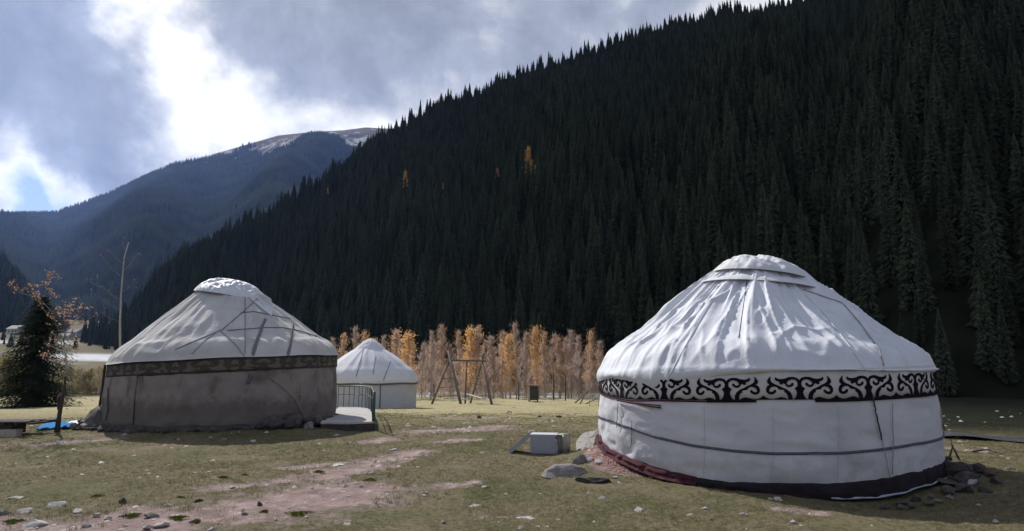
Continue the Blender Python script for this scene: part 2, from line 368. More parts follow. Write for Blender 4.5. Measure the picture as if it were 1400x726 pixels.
    drk = ramp(noise(30, 8, .85), [(.30, (.75, .75, .75)), (.42, (0, 0, 0))])
    col = mix(drk, col, (.055, .045, .035))
    # bare specks and little dry tufts in the turf
    sp2 = ramp(noise(5, 9, .8), [(.63, (0, 0, 0)), (.70, (.7, .7, .7))])
    col = mix(sp2, col, (.22, .17, .135))
    gr = ramp(noise(.35, 8, .7), [(.3, (.42, .42, .44)), (.6, (.70, .70, .72))])
    col = mix(sp.outputs[1], col, gr)
    da = N('ShaderNodeMix'); da.data_type = 'RGBA'; L(at.outputs['Alpha'], da.inputs[0]); L(col, da.inputs[6]); L(mix(1.0, ramp(noise(.25, 7, .7), [(.3, (.016, .020, .011)), (.7, (.036, .036, .022))]), g2, 'MULTIPLY'), da.inputs[7])  # darker grass colour stands in for cloud shade beyond the stream
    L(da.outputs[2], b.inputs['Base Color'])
    bp = N('ShaderNodeBump'); bp.inputs['Strength'].default_value = .9; bp.inputs['Distance'].default_value = .03; L(noise(22, 8, .75), bp.inputs['Height']); L(bp.outputs[0], b.inputs['Normal'])
    me.materials.append(m)
    tag(link('ground', me), kind='structure')
build_ground()

# stream on the right
def build_stream():
    V = []; F = []; n = 60
    for i in range(n):
        a = R_(20 + i * .62); r = 26.6 + .5 * math.sin(i * .35) + .25 * math.sin(i * .9); w = .75 + .2 * math.sin(i * .7)
        for q in (-w, w): V.append(((r + q) * math.sin(a), (r + q) * math.cos(a), -.43))
    F = [(2 * i, 2 * i + 2, 2 * i + 3, 2 * i + 1) for i in range(n - 1)]
    m = mat('stream_water', (.10, .11, .13), (.16, .17, .20), rough=.15, scale=3, bump=.5, bscale=6, spec=.6)
    me = bpy.data.meshes.new('stream'); me.from_pydata(V, [], F); me.materials.append(m)
    tag(link('stream', me), kind='structure')
build_stream()

# ------------------------------------------------------------------ hills
HAZ = [-34, -31, -30.1, -29, -27.5, -25.5, -23, -20.5, -18, -15, -12.5, -10.3, -6.5, -3.2, 0, 4, 8, 13, 19, 26, 33, 40, 50, 60, 75]
HPX = [(188, 450), (209, 418), (235, 396), (257, 377), (307, 343), (365, 312), (396, 285), (450, 257), (485, 231), (510, 210), (535, 204), (560, 186), (600, 160), (650, 145), (700, 127), (800, 92), (860, 67), (950, 50), (1000, 38), (1060, 28), (1120, 12), (1250, -40), (1400, -95)]
haz, htan = [], []
for px, py in HPX:
    d = ray(px, py); haz.append(math.degrees(math.atan2(d[0], d[1]))); htan.append(d[2] / math.hypot(d[0], d[1]))
haz = [-40, -33.5] + haz + [52, 75, 110]; htan = [.0, .01] + htan + [htan[-1] * 1.02, htan[-1], htan[-1] * .8]
def hill_params(az):
    r1 = np.interp(az, [-34, -30, -24, -14, -5, 6, 20, 32, 45, 75, 110], [560, 590, 650, 700, 720, 720, 700, 660, 600, 520, 500])
    r0 = np.interp(az, [-34, -30, -25, -18, -10, 0, 10, 22, 34, 50, 75, 110], [520, 430, 330, 250, 195, 150, 118, 88, 66, 62, 70, 90])
    z1 = CZ + r1 * np.interp(az, haz, htan)
    z0 = Zbase(r0 * np.sin(np.radians(az)), r0 * np.cos(np.radians(az)))
    return r0, r1, z0, z1
def hill_z(az, r):
    r0, r1, z0, z1 = hill_params(az)
    t = (r - r0) / (r1 - r0)
    up = np.sign(t) * np.abs(np.clip(t, -1, 1)) ** 1.06
    z = z0 + (z1 - z0) * np.where(t <= 1, up, 1 - (t - 1) ** 2 * 2.2)
    x, y = r * np.sin(np.radians(az)), r * np.cos(np.radians(az))
    env = np.sin(np.pi * np.clip(t, 0, 1)) ** .8
    z = z + env * (20 * fbm(x * .008 + 3, y * .008, 1, 3) + 13 * np.sin(az * .42 + 2 * fbm(x * .006, y * .006, 5, 2)))
    return np.where(t < 0, z0 - 4 - 8 * (-t), z)
M_forest_floor = mat('forest_floor', (.010, .014, .008), (.024, .026, .016), scale=.15, spec=0)
def build_hill():
    az = np.arange(-34, 78, .5); t = np.linspace(-.04, 1.5, 90)
    A, T = np.meshgrid(az, t, indexing='ij'); r0, r1, _, _ = hill_params(A); Rr = r0 + (r1 - r0) * T
    z = hill_z(A, Rr) - .5
    me = mesh_np('hillside', np.stack([Rr * np.sin(np.radians(A)), Rr * np.cos(np.radians(A)), z], -1).reshape(-1, 3), grid(len(az), len(t)), M_forest_floor, True)
    tag(link('hillside', me), kind='structure')
build_hill()

def spruce_mesh(name, h, wid, layers, fr, seed, m, colz=0):
    rg = random.Random(seed); mb = MB(); mb.tube([(0, 0, 0), (0, 0, h * .96)], h * .011, 5, h * .002)
    for l in range(layers):
        t = (l + rg.random() * .6) / layers; z = h * (.05 + .95 * t)
        rad = wid * (1 - t) ** .72 * (.85 + .3 * rg.random()) * (1 if t > .08 else .7)
        rad = max(rad, wid * .05); n = max(4, int(fr * (1 - .45 * t)))
        for k in range(n):
            a = 2 * math.pi * (k + rg.random()) / n; q = rad * rg.uniform(.45, 1.22); w = rad * rg.uniform(.07, .17) + wid * .02
            dz = -q * rg.uniform(.2, .95); lift = h * .012; z = h * (.05 + .95 * t) + rg.uniform(-.9, .9) * h / layers * (1 - t * .6)
            ca, sa = math.cos(a), math.sin(a)
            def P(u, v, zz): return (ca * u - sa * v, sa * u + ca * v, z + zz)
            vs = [P(0, 0, lift), P(q * .55, w, dz * .55), P(q, 0, dz * .85), P(q * .55, -w, dz * .55), P(q * .6, 0, dz * .35 + lift), P(q * .5, 0, dz * .9 - h * .012)]
            mb.add(vs, [(0, 1, 4), (4, 1, 2), (0, 4, 3), (4, 2, 3), (0, 5, 2)])
    # leader
    mb.add([(-.012 * h, 0, h * .95), (.012 * h, 0, h * .95), (0, 0, h * 1.02)], [(0, 1, 2)])
    return mb.mesh(name, m)
SPR = [spruce_mesh('slender_spruce', 22, w, ly, 17, 10 + i, M_needle) for i, (w, ly) in enumerate([(2.6, 66), (3.1, 64), (2.3, 68), (3.3, 62), (2.8, 70)])]

def gn_scatter(name, pts, scl, rot, idx, sources, kind='stuff'):
    me = bpy.data.meshes.new(name); n = len(pts); me.vertices.add(n); me.vertices.foreach_set('co', np.asarray(pts, np.float32).ravel())
    for an, ty, dat in (('scl', 'FLOAT', scl), ('rotz', 'FLOAT', rot)):
        a = me.attributes.new(an, ty, 'POINT'); a.data.foreach_set('value', np.asarray(dat, np.float32))
    a = me.attributes.new('idx', 'INT', 'POINT'); a.data.foreach_set('value', np.asarray(idx, np.int32))
    o = link(name, me); ng = bpy.data.node_groups.new(name, 'GeometryNodeTree')
    ng.interface.new_socket('Geometry', in_out='INPUT', socket_type='NodeSocketGeometry'); ng.interface.new_socket('Geometry', in_out='OUTPUT', socket_type='NodeSocketGeometry')
    N = ng.nodes.new; L = ng.links.new; gi = N('NodeGroupInput'); go = N('NodeGroupOutput')
    iop = N('GeometryNodeInstanceOnPoints'); iop.inputs['Pick Instance'].default_value = True
    jn = N('GeometryNodeJoinGeometry')
    for s_ in reversed(sources):
        oi = N('GeometryNodeObjectInfo'); oi.inputs['Object'].default_value = s_; oi.inputs['As Instance'].default_value = True
        L(oi.outputs['Geometry'], jn.inputs[0])
    def att(nm, ty):
        q = N('GeometryNodeInputNamedAttribute'); q.data_type = ty; q.inputs['Name'].default_value = nm; return q.outputs['Attribute']
    L(gi.outputs[0], iop.inputs['Points']); L(jn.outputs[0], iop.inputs['Instance'])
    L(att('idx', 'INT'), iop.inputs['Instance Index'])
    cx = N('ShaderNodeCombineXYZ'); L(att('rotz', 'FLOAT'), cx.inputs[2]); L(cx.outputs[0], iop.inputs['Rotation']); L(att('scl', 'FLOAT'), iop.inputs['Scale'])
    L(iop.outputs[0], go.inputs[0]); md = o.modifiers.new('scatter', 'NODES'); md.node_group = ng
    return tag(o, kind=kind)

def build_forest():
    pts = []
    for az in np.arange(-33, 56, .05):
        pass
    n = 42000
    az = RNG.uniform(-33.5, 56, n); r0, r1, z0, z1 = hill_params(az)
    u = RNG.random(n); lo = r0 * 1.0; hi = r1 * 1.05
    r = np.sqrt(lo ** 2 + u * (hi ** 2 - lo ** 2))
    # equal ground density: weight azimuth columns by area
    w = (hi ** 2 - lo ** 2); keep = RNG.random(n) < w / w.max(); az, r = az[keep], r[keep]
    # thin out to a minimum spacing
    x, y = r * np.sin(np.radians(az)), r * np.cos(np.radians(az))
    cell = {}; ok = []
    for i in range(len(x)):
        c = (int(x[i] // 3.4), int(y[i] // 3.4))
        if c in cell: continue
        cell[c] = 1; ok.append(i)
    x, y, az, r = x[ok], y[ok], az[ok], r[ok]
    gap = fbm(x * .02, y * .02, 8, 3)
    ok = (gap > -.62); x, y, az, r = x[ok], y[ok], az[ok], r[ok]
    z = hill_z(az, r) - .8
    s = .62 + .55 * RNG.random(len(x)) ** .8 + .18 * fbm(x * .015, y * .015, 2, 2)
    s *= np.clip(.42 + (r - 60) / 330, .40, 1.0) * np.where(RNG.random(len(x)) < .22, .68, 1.0)
    s = np.where(np.abs(hill_params(az)[1] - r) < 34, s * (.72 + .75 * RNG.random(len(x)) ** 1.5), s)
    rot = RNG.uniform(0, 6.28, len(x)); idx = RNG.integers(0, 5, len(x))
    inv = (az < 41.5) & (az > -32)
    order = np.argsort(np.where(inv, r / s, 1e9))
    near = order[:300]; rest = order[300:]
    objs = []
    for k, i in enumerate(near):
        o = link('spruce_tree', SPR[idx[i]], None, (x[i], y[i], z[i]), (0, 0, rot[i]), (s[i],) * 3)
        tag(o, 'dark slender spruce in the lowest rows of the forest on the shaded right slope', 'tree', 'spruces at the foot of the forested slope'); objs.append((idx[i], o))
    src = []
    for v in range(5): src.append(next(o for q, o in objs if q == v))
    # sources are real trees of the forest; their own placement is not carried over
    gn_scatter('spruce_forest', np.stack([x, y, z], -1)[rest], s[rest], rot[rest], idx[rest], src)
    return len(x)
print('forest trees', build_forest())

def hill_hit(px, py):
    d = ray(px, py); az = math.degrees(math.atan2(d[0], d[1])); te = d[2] / math.hypot(d[0], d[1])
    r0, r1, _, _ = hill_params(az)
    for r in np.linspace(float(r0), float(r1), 400):
        if float(hill_z(np.float64(az), np.float64(r))) > CZ + te * r: break
    return r * math.sin(R_(az)), r * math.cos(R_(az)), float(hill_z(np.float64(az), np.float64(r))), r

# ------------------------------------------------------------------ leafy trees (narrow birches, aspens)
def leafy_meshes(seed, h, wid, ntw, nlf, leaf, twig_len=.12, base=.05, up=1.0):
    rg = random.Random(seed); tr = MB(); tw = MB(); lf = MB()
    lean = rg.uniform(-.03, .03) * h
    
    def axis(t): return Vector((lean * t * t + .01 * h * math.sin(t * 5 + seed), .008 * h * math.sin(t * 7 + seed * 2), h * t))
    tr.tube([axis(t / 8) for t in range(9)], h * .013, 6, h * .002)
    tips = []
    nb = 30
    for k in range(nb):
        t = base + (1 - base) * (k + rg.random()) / nb * .97; a = rg.uniform(0, 6.28)
        prof = (1.03 - t) ** .85 * min(1, .6 + (t - base) * 2.5)
        L_ = wid * prof * rg.uniform(.7, 1.2); p = axis(t); rise = L_ * rg.uniform(1.0, 1.9) * up
        q = p + Vector((math.cos(a) * L_, math.sin(a) * L_, rise)); m_ = (p + q) / 2 - Vector((0, 0, L_ * .12))
        tr.tube([p, m_, q], h * .0035, 4, h * .0012, cap=False); tips.append((p, q))
    for k in range(ntw):
        p, q = rg.choice(tips); f = rg.random(); s = p.lerp(q, f); d = Vector((rg.gauss(0, .5), rg.gauss(0, .5), rg.uniform(.5, 1.3))).normalized() * h * twig_len * rg.uniform(.4, 1)
        w = Vector((rg.uniform(-1, 1), rg.uniform(-1, 1), 0)).normalized() * h * .0030
        tw.add([s - w, s + w, s + d], [(0, 1, 2)])
        if rg.random() < .6:
            d2 = Vector((rg.gauss(0, .7), rg.gauss(0, .7), rg.uniform(0, 1.0))).normalized() * h * twig_len * .5; s2 = s + d * .4
            tw.add([s2 - w * .7, s2 + w * .7, s2 + d2], [(0, 1, 2)])
    for k in range(nlf):
        p, q = rg.choice(tips); s = p.lerp(q, rg.random() ** .7) + Vector((rg.gauss(0, .035), rg.gauss(0, .035), rg.gauss(.03, .035))) * h
        a = Vector((rg.gauss(0, 1), rg.gauss(0, 1), rg.gauss(0, 1))).normalized() * leaf * rg.uniform(.5, 1.2); b = a.orthogonal().normalized() * leaf * .6
        lf.add([s - a, s - b, s + a, s + b], [(0, 1, 2, 3)])
    return tr, tw, lf
def leafy_variant(seed, h, wid, ntw, nlf, leaf, mtw, mlf, mtr=None, **k):
    tr, tw, lf = leafy_meshes(seed, h, wid, ntw, nlf, leaf, **k)
    return tr.mesh('trunk', mtr or M_barkP), tw.mesh('twigs', mtw), (lf.mesh('foliage', mlf) if nlf else None)
def place_leafy(var, loc, s, rz, name, label, cat, group=None, sx=1):
    t = thing(name, loc, label, cat, group, rz); t.scale = (s * sx, s * sx, s)
    for nm, me in zip(('trunk', 'twigs', 'foliage'), var):
        if me: link(nm, me, t)
    return t
M_leafG = mat('gold_leaves', (.78, .42, .13), (.92, .60, .22), scale=1.4, trans=.6, rnd=.1)
M_leafR = mat('russet_leaves', (.62, .40, .28), (.80, .54, .38), scale=1.4, trans=.55, rnd=.12)
V_bare = [leafy_variant(20 + i, 6, 1.0, 950, 300, .05, M_twig, M_leafR) for i in range(4)]
V_mid = [leafy_variant(30 + i, 6, .98, 850, 800, .055, M_twig, M_leafO) for i in range(3)]
V_gold = [leafy_variant(40 + i, 6, .92, 500, 1600, .062, M_twig, M_leafG) for i in range(3)]
def build_birches():
    T = [  # px, top, kind, label
        (455, 465, 'b', 'sparse mauve birch just left of the small white yurt roof'), (468, 459, 'm', 'leafy orange birch tip between the brown yurt and the small yurt'),
        (488, 449, 'b', 'bare pale birch rising behind the left side of the small yurt roof'), (499, 455, 'g', 'golden birch tip directly behind the small yurt crown'),
        (524, 462, 'b', 'thin bare birch just behind the right roof slope of the small yurt'), (539, 454, 'm', 'orange tinted birch left of the golden birch beside the small yurt'),
        (558, 456, 'g', 'dense golden birch beside the right edge of the small yurt'), (578, 470, 'b', 'mauve birch between the golden birch by the small yurt and the swing'),
        (590, 456, 'b', 'mauve birch with pale bark left of the swing frame'), (604, 448, 'm', 'tall birch with orange flush behind the left legs of the swing'),
        (617, 472, 'b', 'short bare birch behind the left top joint of the swing'), (629, 455, 'm', 'orange birch seen through the left half of the swing frame'),
        (643, 449, 'g', 'orange gold birch above the middle of the swing crossbeam'), (652, 449, 'm', 'orange mauve birch directly right of the one above the crossbeam'),
        (664, 466, 'b', 'short mauve birch behind the right top joint of the swing'), (674, 461, 'b', 'grey mauve birch just right of the swing frame'),
        (687, 456, 'm', 'orange birch left of the brightest golden birch'), (697, 460, 'g', 'brightest golden birch, right of the swing, leafy down to the ground'),
        (706, 444, 'b', 'tallest bare mauve birch in the row'), (719, 456, 'b', 'bare birch right of the tallest bare birch'),
        (733, 450, 'g', 'golden leaning birch above the small wooden shelter'), (744, 457, 'm', 'orange birch right behind the small wooden shelter'),
        (756, 458, 'b', 'mauve birch right of the small wooden shelter'), (765, 464, 'm', 'low orange birch halfway between shelter and white yurt'),
        (779, 455, 'b', 'bare mauve birch above the leaning poles'), (790, 462, 'b', 'bare birch over the right end of the leaning poles'),
        (806, 455, 'm', 'orange birch nearest to the left edge of the big white yurt'), (818, 467, 'b', 'bare birch touching the left edge of the big white yurt')]
    first = {}
    for i, (px, top, k, lab) in enumerate(T):
        Y = 58 + random.uniform(-2, 5); x, _, zt = at_y(px, top, Y); z = gz(x, Y) - .05; s = (zt - z) / 6.0
        V = {'b': V_bare, 'm': V_mid, 'g': V_gold}[k]; v = V[i % len(V)]
        place_leafy(v, (x, Y, z), s, random.uniform(0, 6.28), 'birch_tree', lab, 'tree', 'autumn birches along the far edge of the meadow', random.uniform(.8, 1.25))
    for i in range(28):
        px = 440 + i * 14 + random.uniform(-3, 3); Y = random.uniform(64, 78); x, _, zt = at_y(px, random.uniform(464, 495), Y); z = gz(x, Y) - .05
        place_leafy(random.choice(V_bare + V_bare + V_mid), (x, Y, z), (zt - z) / 6.0, random.uniform(0, 6.28), 'young_birch_tree',
                    'thin grey mauve young birch in the back rows behind the front row of birches', 'tree', 'thin young birches behind the front row', random.uniform(.9, 1.5))
    # undergrowth
    for i in range(26):
        px = 572 + i * 9.6 + random.uniform(-3, 3); Y = random.uniform(58, 62); x, _, zt = at_y(px, random.uniform(512, 532), Y); z = gz(x, Y) - .05
        place_leafy(random.choice(V_shrub), (x, Y, z), (zt - z) / 2.0, random.uniform(0, 6.28), 'bare_shrub', 'low bare brown shrub at the feet of the birch row', 'shrub', 'low shrubs under the birches')
V_shrub = [leafy_variant(60 + i, 2, .75, 620, 90, .03, M_twig, M_leafR, twig_len=.35, base=.02, up=.5) for i in range(3)]
V_bushB = [leafy_variant(70 + i, 2, .9, 900, 260, .05, M_bush, M_bushG, twig_len=.32, base=.02, up=.45) for i in range(3)]
V_bushG = [leafy_variant(75 + i, 2, 1.0, 600, 900, .06, M_bush, M_bushG, twig_len=.3, base=.02, up=.3) for i in range(2)]
build_birches()
def build_hill_autumn():
    V_asp = [leafy_variant(80 + i, 12, 2.0, 300, 1600, .28, M_twig, m_, base=.1, up=.3) for i, m_ in enumerate((mat('bright_gold_leaves', (.90, .55, .18), (.95, .68, .28), trans=.5), mat('bright_russet_leaves', (.80, .48, .28), (.88, .60, .38), trans=.5)))]
    for px, py, hp, v, lab in [(553, 287, 24, 0, 'lone golden tree in the upper left of the dark forest'), (680, 278, 17, 1, 'small russet tree left of the tallest golden tree in the forest'),
                               (723, 278, 38, 0, 'tallest golden tree high in the dark forest'), (733, 280, 17, 1, 'small russet tree at the right foot of the tallest golden forest tree'),
                               (604, 292, 13, 1, 'faint brown tree between the two golden trees of the forest'), (447, 284, 10, 1, 'tiny brown tree near the forest edge line at upper left')]:
        x, y, z, r = hill_hit(px, py); r2 = r - 9; x *= r2 / r; y *= r2 / r; z = hill_hit(px, py)[2]
        h = hp * r / F_PX * 1.1
        place_leafy(V_asp[v], (x, y, z + 9), h / 12, 1.0, 'aspen_tree', lab, 'tree', sx=1.0)
build_hill_autumn()

# ------------------------------------------------------------------ far mountain
FPX = [(-200, 330), (-60, 310), (0, 302), (30, 295), (75, 293), (100, 284), (150, 266), (200, 244), (240, 226), (300, 208), (345, 195), (380, 185), (430, 180), (470, 178), (500, 174), (540, 176), (600, 190), (700, 230), (850, 300)]
faz, ftan = [], []
for px, py in FPX:
    d = ray(px, py); faz.append(math.degrees(math.atan2(d[0], d[1]))); ftan.append(d[2] / math.hypot(d[0], d[1]))
def far_z(az, r):
    r1 = 3300 + 300 * np.sin(az * .12); r0 = 1250.
    z1 = CZ + r1 * np.interp(az, faz, ftan); t = (r - r0) / (r1 - r0)
    x, y = r * np.sin(np.radians(az)), r * np.cos(np.radians(az))
    z = 55 + (z1 - 55) * np.where(t <= 1, np.abs(np.clip(t, 0, 1)) ** .92, 1 - (t - 1) ** 2 * 1.5)
    env = np.sin(np.pi * np.clip(t, 0, 1)) ** .7
    return z + env * (150 * fbm(x * .0018, y * .0018, 3, 5, .55) + 60 * np.sin(az * .55 + 3 * fbm(x * .001, y * .001, 6, 2))), t, r0, r1
TREELINE = 945.
def build_far():
    az = np.arange(-52, 14, .2); t = np.linspace(-.02, 1.35, 130)
    A, T = np.meshgrid(az, t, indexing='ij'); _, _, r0, r1 = far_z(A, 2000.); Rr = r0 + (r1 - r0) * T
    z, _, _, _ = far_z(A, Rr)
    x, y = Rr * np.sin(np.radians(A)), Rr * np.cos(np.radians(A))
    m = bpy.data.materials.new('far_mountain'); m.use_nodes = True; nt = m.node_tree; N = nt.nodes.new; L = nt.links.new
    b = nt.nodes['Principled BSDF']; b.inputs['Roughness'].default_value = 1; b.inputs['Specular IOR Level'].default_value = 0
    tc = N('ShaderNodeTexCoord'); sx = N('ShaderNodeSeparateXYZ'); L(tc.outputs['Object'], sx.inputs[0])
    def ns(s_, d_): 
        n = N('ShaderNodeTexNoise'); n.inputs['Scale'].default_value = s_; n.inputs['Detail'].default_value = d_; n.inputs['Roughness'].default_value = .7; L(tc.outputs['Object'], n.inputs['Vector']); return n.outputs[0]
    def ma(op, a, b_, c=0):
        n = N('ShaderNodeMath'); n.operation = op
        for i, v in enumerate((a, b_, c)):
            if isinstance(v, (int, float)): n.inputs[i].default_value = v
            else: L(v, n.inputs[i])
        return n.outputs[0]
    hgt = ma('MULTIPLY_ADD', ma('SUBTRACT', ns(.005, 10), .5), 520., sx.outputs[2])
    f = N('ShaderNodeMapRange'); L(hgt, f.inputs[0]); f.inputs[1].default_value = TREELINE - 40; f.inputs[2].default_value = TREELINE
    up = N('ShaderNodeMapRange'); L(sx.outputs[2], up.inputs[0]); up.inputs[1].default_value = TREELINE + 40; up.inputs[2].default_value = TREELINE + 170; up.inputs[3].default_value = .02; up.inputs[4].default_value = -.10
    sn = N('ShaderNodeMapRange'); L(ma('ADD', ns(.022, 10), up.outputs[0]), sn.inputs[0]); sn.inputs[1].default_value = .50; sn.inputs[2].default_value = .56
    bare = N('ShaderNodeMix'); bare.data_type = 'RGBA'; L(sn.outputs[0], bare.inputs[0]); bare.inputs[6].default_value = (.20, .162, .13, 1); bare.inputs[7].default_value = (.60, .60, .63, 1)
    al = N('ShaderNodeMix'); al.data_type = 'RGBA'; L(f.outputs[0], al.inputs[0]); al.inputs[6].default_value = (.016, .022, .016, 1); L(bare.outputs[2], al.inputs[7]); L(al.outputs[2], b.inputs['Base Color'])
    me = mesh_np('far_mountain', np.stack([x, y, z], -1).reshape(-1, 3), grid(len(az), len(t)), m, True)
    tag(link('far_mountain', me), kind='structure')
    # conifers on it: one low cone each
    n = 60000; a = RNG.uniform(-40, -8, n); tt = RNG.random(n) ** .8 * 1.02; _, _, r0, r1 = far_z(a, 2000.); r = r0 + (r1 - r0) * tt
    z = far_z(a, r)[0]; x, y = r * np.sin(np.radians(a)), r * np.cos(np.radians(a))
    pr = 1 - sm(TREELINE - 60, TREELINE + 30, z + 260 * fbm(x * .005, y * .005, 11, 5, .6)); keep = RNG.random(n) < pr * (.55 + .8 * (fbm(x * .003, y * .003, 4, 3) > -.35)); x, y, z = x[keep], y[keep], z[keep]; n = len(x)
    h = RNG.uniform(13, 27, n); w = h * RNG.uniform(.13, .2, n); k = 4; V = np.zeros((n, k + 1, 3)); V[:, 0] = np.stack([x, y, z + h], -1)
    ph = RNG.uniform(0, 6.28, n)
    for j in range(k): V[:, j + 1] = np.stack([x + w * np.cos(ph + j * 2 * np.pi / k), y + w * np.sin(ph + j * 2 * np.pi / k), z - 2], -1)
    Fq = np.array([[0, j + 1, (j + 1) % k + 1] for j in range(k)]); Fq = (Fq[None] + (np.arange(n) * (k + 1))[:, None, None]).reshape(-1, 3)
    tag(link('far_conifer_forest', mesh_np('far_conifer_forest', V.reshape(-1, 3), Fq, M_needleF)), kind='stuff')
build_far()
# nearer wooded spur at the far left
def left_z(az, r):
    d0 = np.interp(az, [-60, -48, -44, -41, -38.6, -37.0, -35.5, -30], [.36, .24, .19, .15, .118, .085, .03, -.05])
    r0, r1 = 640., 950.; t = (r - r0) / (r1 - r0); z1 = CZ + r1 * d0
    x, y = r * np.sin(np.radians(az)), r * np.cos(np.radians(az))
    return 25 + (z1 - 25) * np.where(t <= 1, np.clip(t, -.1, 1), 1 - (t - 1) ** 2) + np.sin(np.pi * np.clip(t, 0, 1)) * 12 * fbm(x * .01, y * .01, 1, 3)
def build_left():
    az = np.arange(-60, -33, .5); r = np.linspace(620, 1200, 40); A, Rr = np.meshgrid(az, r, indexing='ij')
    me = mesh_np('wooded_spur', np.stack([Rr * np.sin(np.radians(A)), Rr * np.cos(np.radians(A)), left_z(A, Rr)], -1).reshape(-1, 3), grid(len(az), len(r)), M_forest_floor, True)
    tag(link('wooded_spur', me), kind='structure')
    n = 3600; a = RNG.uniform(-50, -34.5, n); r = RNG.uniform(640, 990, n); z = left_z(a, r) - 1
    src = [o for o in bpy.data.objects if o.name.startswith('spruce_tree')]
    s5 = [next(o for o in src if o.data == m_) for m_ in SPR]
    gn_scatter('spur_forest', np.stack([r * np.sin(np.radians(a)), r * np.cos(np.radians(a)), z], -1), RNG.uniform(.7, 1.15, n), RNG.uniform(0, 6, n), RNG.integers(0, 5, n), s5)
build_left()

# ------------------------------------------------------------------ yurts
from mathutils.bvhtree import BVHTree
def rev_mesh(name, fn, nth, nv, m, th0=0, th1=2 * math.pi, smooth=True):
    """surface fn(theta, v) -> x, y, z arrays, v in 0..1"""
    closed = abs(th1 - th0 - 2 * math.pi) < 1e-6
    th = np.linspace(th0, th1, nth, endpoint=not closed); v = np.linspace(0, 1, nv)
    T, Vv = np.meshgrid(th, v, indexing='ij'); x, y, z = fn(T, Vv)
    return mesh_np(name, np.stack([x, y, z], -1).reshape(-1, 3), grid(nth, nv, closed), m, smooth)
def shell_fn(prof):
    """prof(theta) -> list of (r, z) arrays; v runs along the polyline"""
    def fn(T, V):
        P = prof(T); n = len(P) - 1; k = np.clip((V * n).astype(int), 0, n - 1); f = V * n - k
        r = np.zeros_like(T); z = np.zeros_like(T)
        for i in range(n):
            a = k == i
            r0, z0 = P[i]; r1, z1 = P[i + 1]
            r0, z0, r1, z1 = [np.broadcast_to(q, T.shape) for q in (r0, z0, r1, z1)]
            r[a] = (r0 * (1 - f) + r1 * f)[a]; z[a] = (z0 * (1 - f) + z1 * f)[a]
        return r * np.cos(T), r * np.sin(T), z
    return fn
def tdeg(T): return np.degrees(T) % 360
def tab(T, a, v): return np.interp(tdeg(T), a, v, period=360)

def roof_fn(Re, ze, crown, rc, bulge, folds, hem, seed, hang_out=.02):
    ox, oy, zc, tx = crown
    def fn(T, V):
        s = np.clip(V / .93, 0, 1); h = np.clip((V - .93) / .07, 0, 1)
        cx = ox + rc * np.cos(T); cy = oy + rc * np.sin(T); cz = zc + tx * np.cos(T)
        zev = ze(T); r_e = Re + .05 * fbm(np.cos(T) * 3, np.sin(T) * 3, seed, 3)
        ex = r_e * np.cos(T); ey = r_e * np.sin(T)
        x = cx * (1 - s) + ex * s; y = cy * (1 - s) + ey * s; z = cz * (1 - s) + zev * s
        c, sn = np.cos(T), np.sin(T)
        f = folds(T, s, seed) + bulge * (4 * s * (1 - s)) * (.6 + .8 * s)
        x = x + f * c * .66; y = y + f * sn * .66; z = z + f * .75
        # rounded shoulder then the hanging hem
        sh = sm(.80, 1, s) ** 1.6; z = z - sh * .11; x = x + sh * c * .015; y = y + sh * sn * .015; ed = (sm(.70, .9, s) * sm(1.02, .9, s)) * .035; x = x + ed * c; y = y + ed * sn; z = z + ed
        zh = hem(T); z = z * (1 - h) + zh * h; ho = hang_out * np.sin(h * np.pi) + .012 * fbm(c * 9, sn * 9, seed + h, 2) * h; x = x + ho * c; y = y + ho * sn
        return x, y, z
    return fn
def ridg(n): return 1 - 2 * np.abs(n)
def folds_R(T, s, sd):
    c, n = np.cos(T - s * .22), np.sin(T - s * .22); dr = s * .5
    env = np.sin(np.pi * np.clip(s * .94 + .03, 0, 1)) ** .5
    big = ridg(vnoise(c * 3.4 + dr, n * 3.4 + dr * .3, s * .5 + sd))
    sm_ = ridg(vnoise(c * 6.2 - dr * 2, n * 6.2 + dr, s * .8 + sd + 4)) ** 3
    pl = ridg(vnoise(c * 12 + s * .8, n * 12 - s * .6, s * .9 + sd + 7)) ** 4
    mid = ridg(vnoise(c * 9 + dr * 2, n * 9, s * 1.3 + sd + 9)) ** 2
    cr = ridg(vnoise(c * 6 + s * 3.0, n * 6 - s * 2.0, s * 3.6 + sd + 15)) ** 4
    fine = fbm(c * 14 + s * 2, n * 14, s * 4 + sd, 2)
    bunch = ridg(vnoise(c * 10, n * 10 + s * 2, s * 6 + 3)) ** 2 * sm(.5, .8, s) * sm(1, .92, s)
    return env * (.085 * (big - .35) + .070 * (sm_ - .2) + .034 * (mid - .3) + .040 * (pl - .1) + .034 * (cr - .1)) + .005 * fine + .026 * bunch
def folds_L(T, s, sd):
    c, n = np.cos(T), np.sin(T)
    env = np.sin(np.pi * np.clip(s * .94 + .03, 0, 1)) ** .6
    pole = np.cos(T * 42) * .010 * env
    return pole + env * (.055 * (ridg(vnoise(c * 3 + s * .4, n * 3, s * .8 + sd)) - .3) + .016 * ridg(fbm(c * 9, n * 9, s * 2 + sd, 2) * 1.6)) + .009 * fbm(c * 20, n * 20, s * 8, 3) + .034 * ridg(vnoise(c * 9 + 4, n * 9, s * 8)) * sm(.6, .9, s) * sm(1, .94, s)
def folds_S(T, s, sd):
    c, n = np.cos(T), np.sin(T); env = np.sin(np.pi * np.clip(s * .94 + .03, 0, 1)) ** .6
    return np.cos(T * 16) * .02 * env * s + .02 * env * ridg(vnoise(c * 5, n * 5, s + sd)) + .01 * fbm(c * 14, n * 14, s * 5, 2)

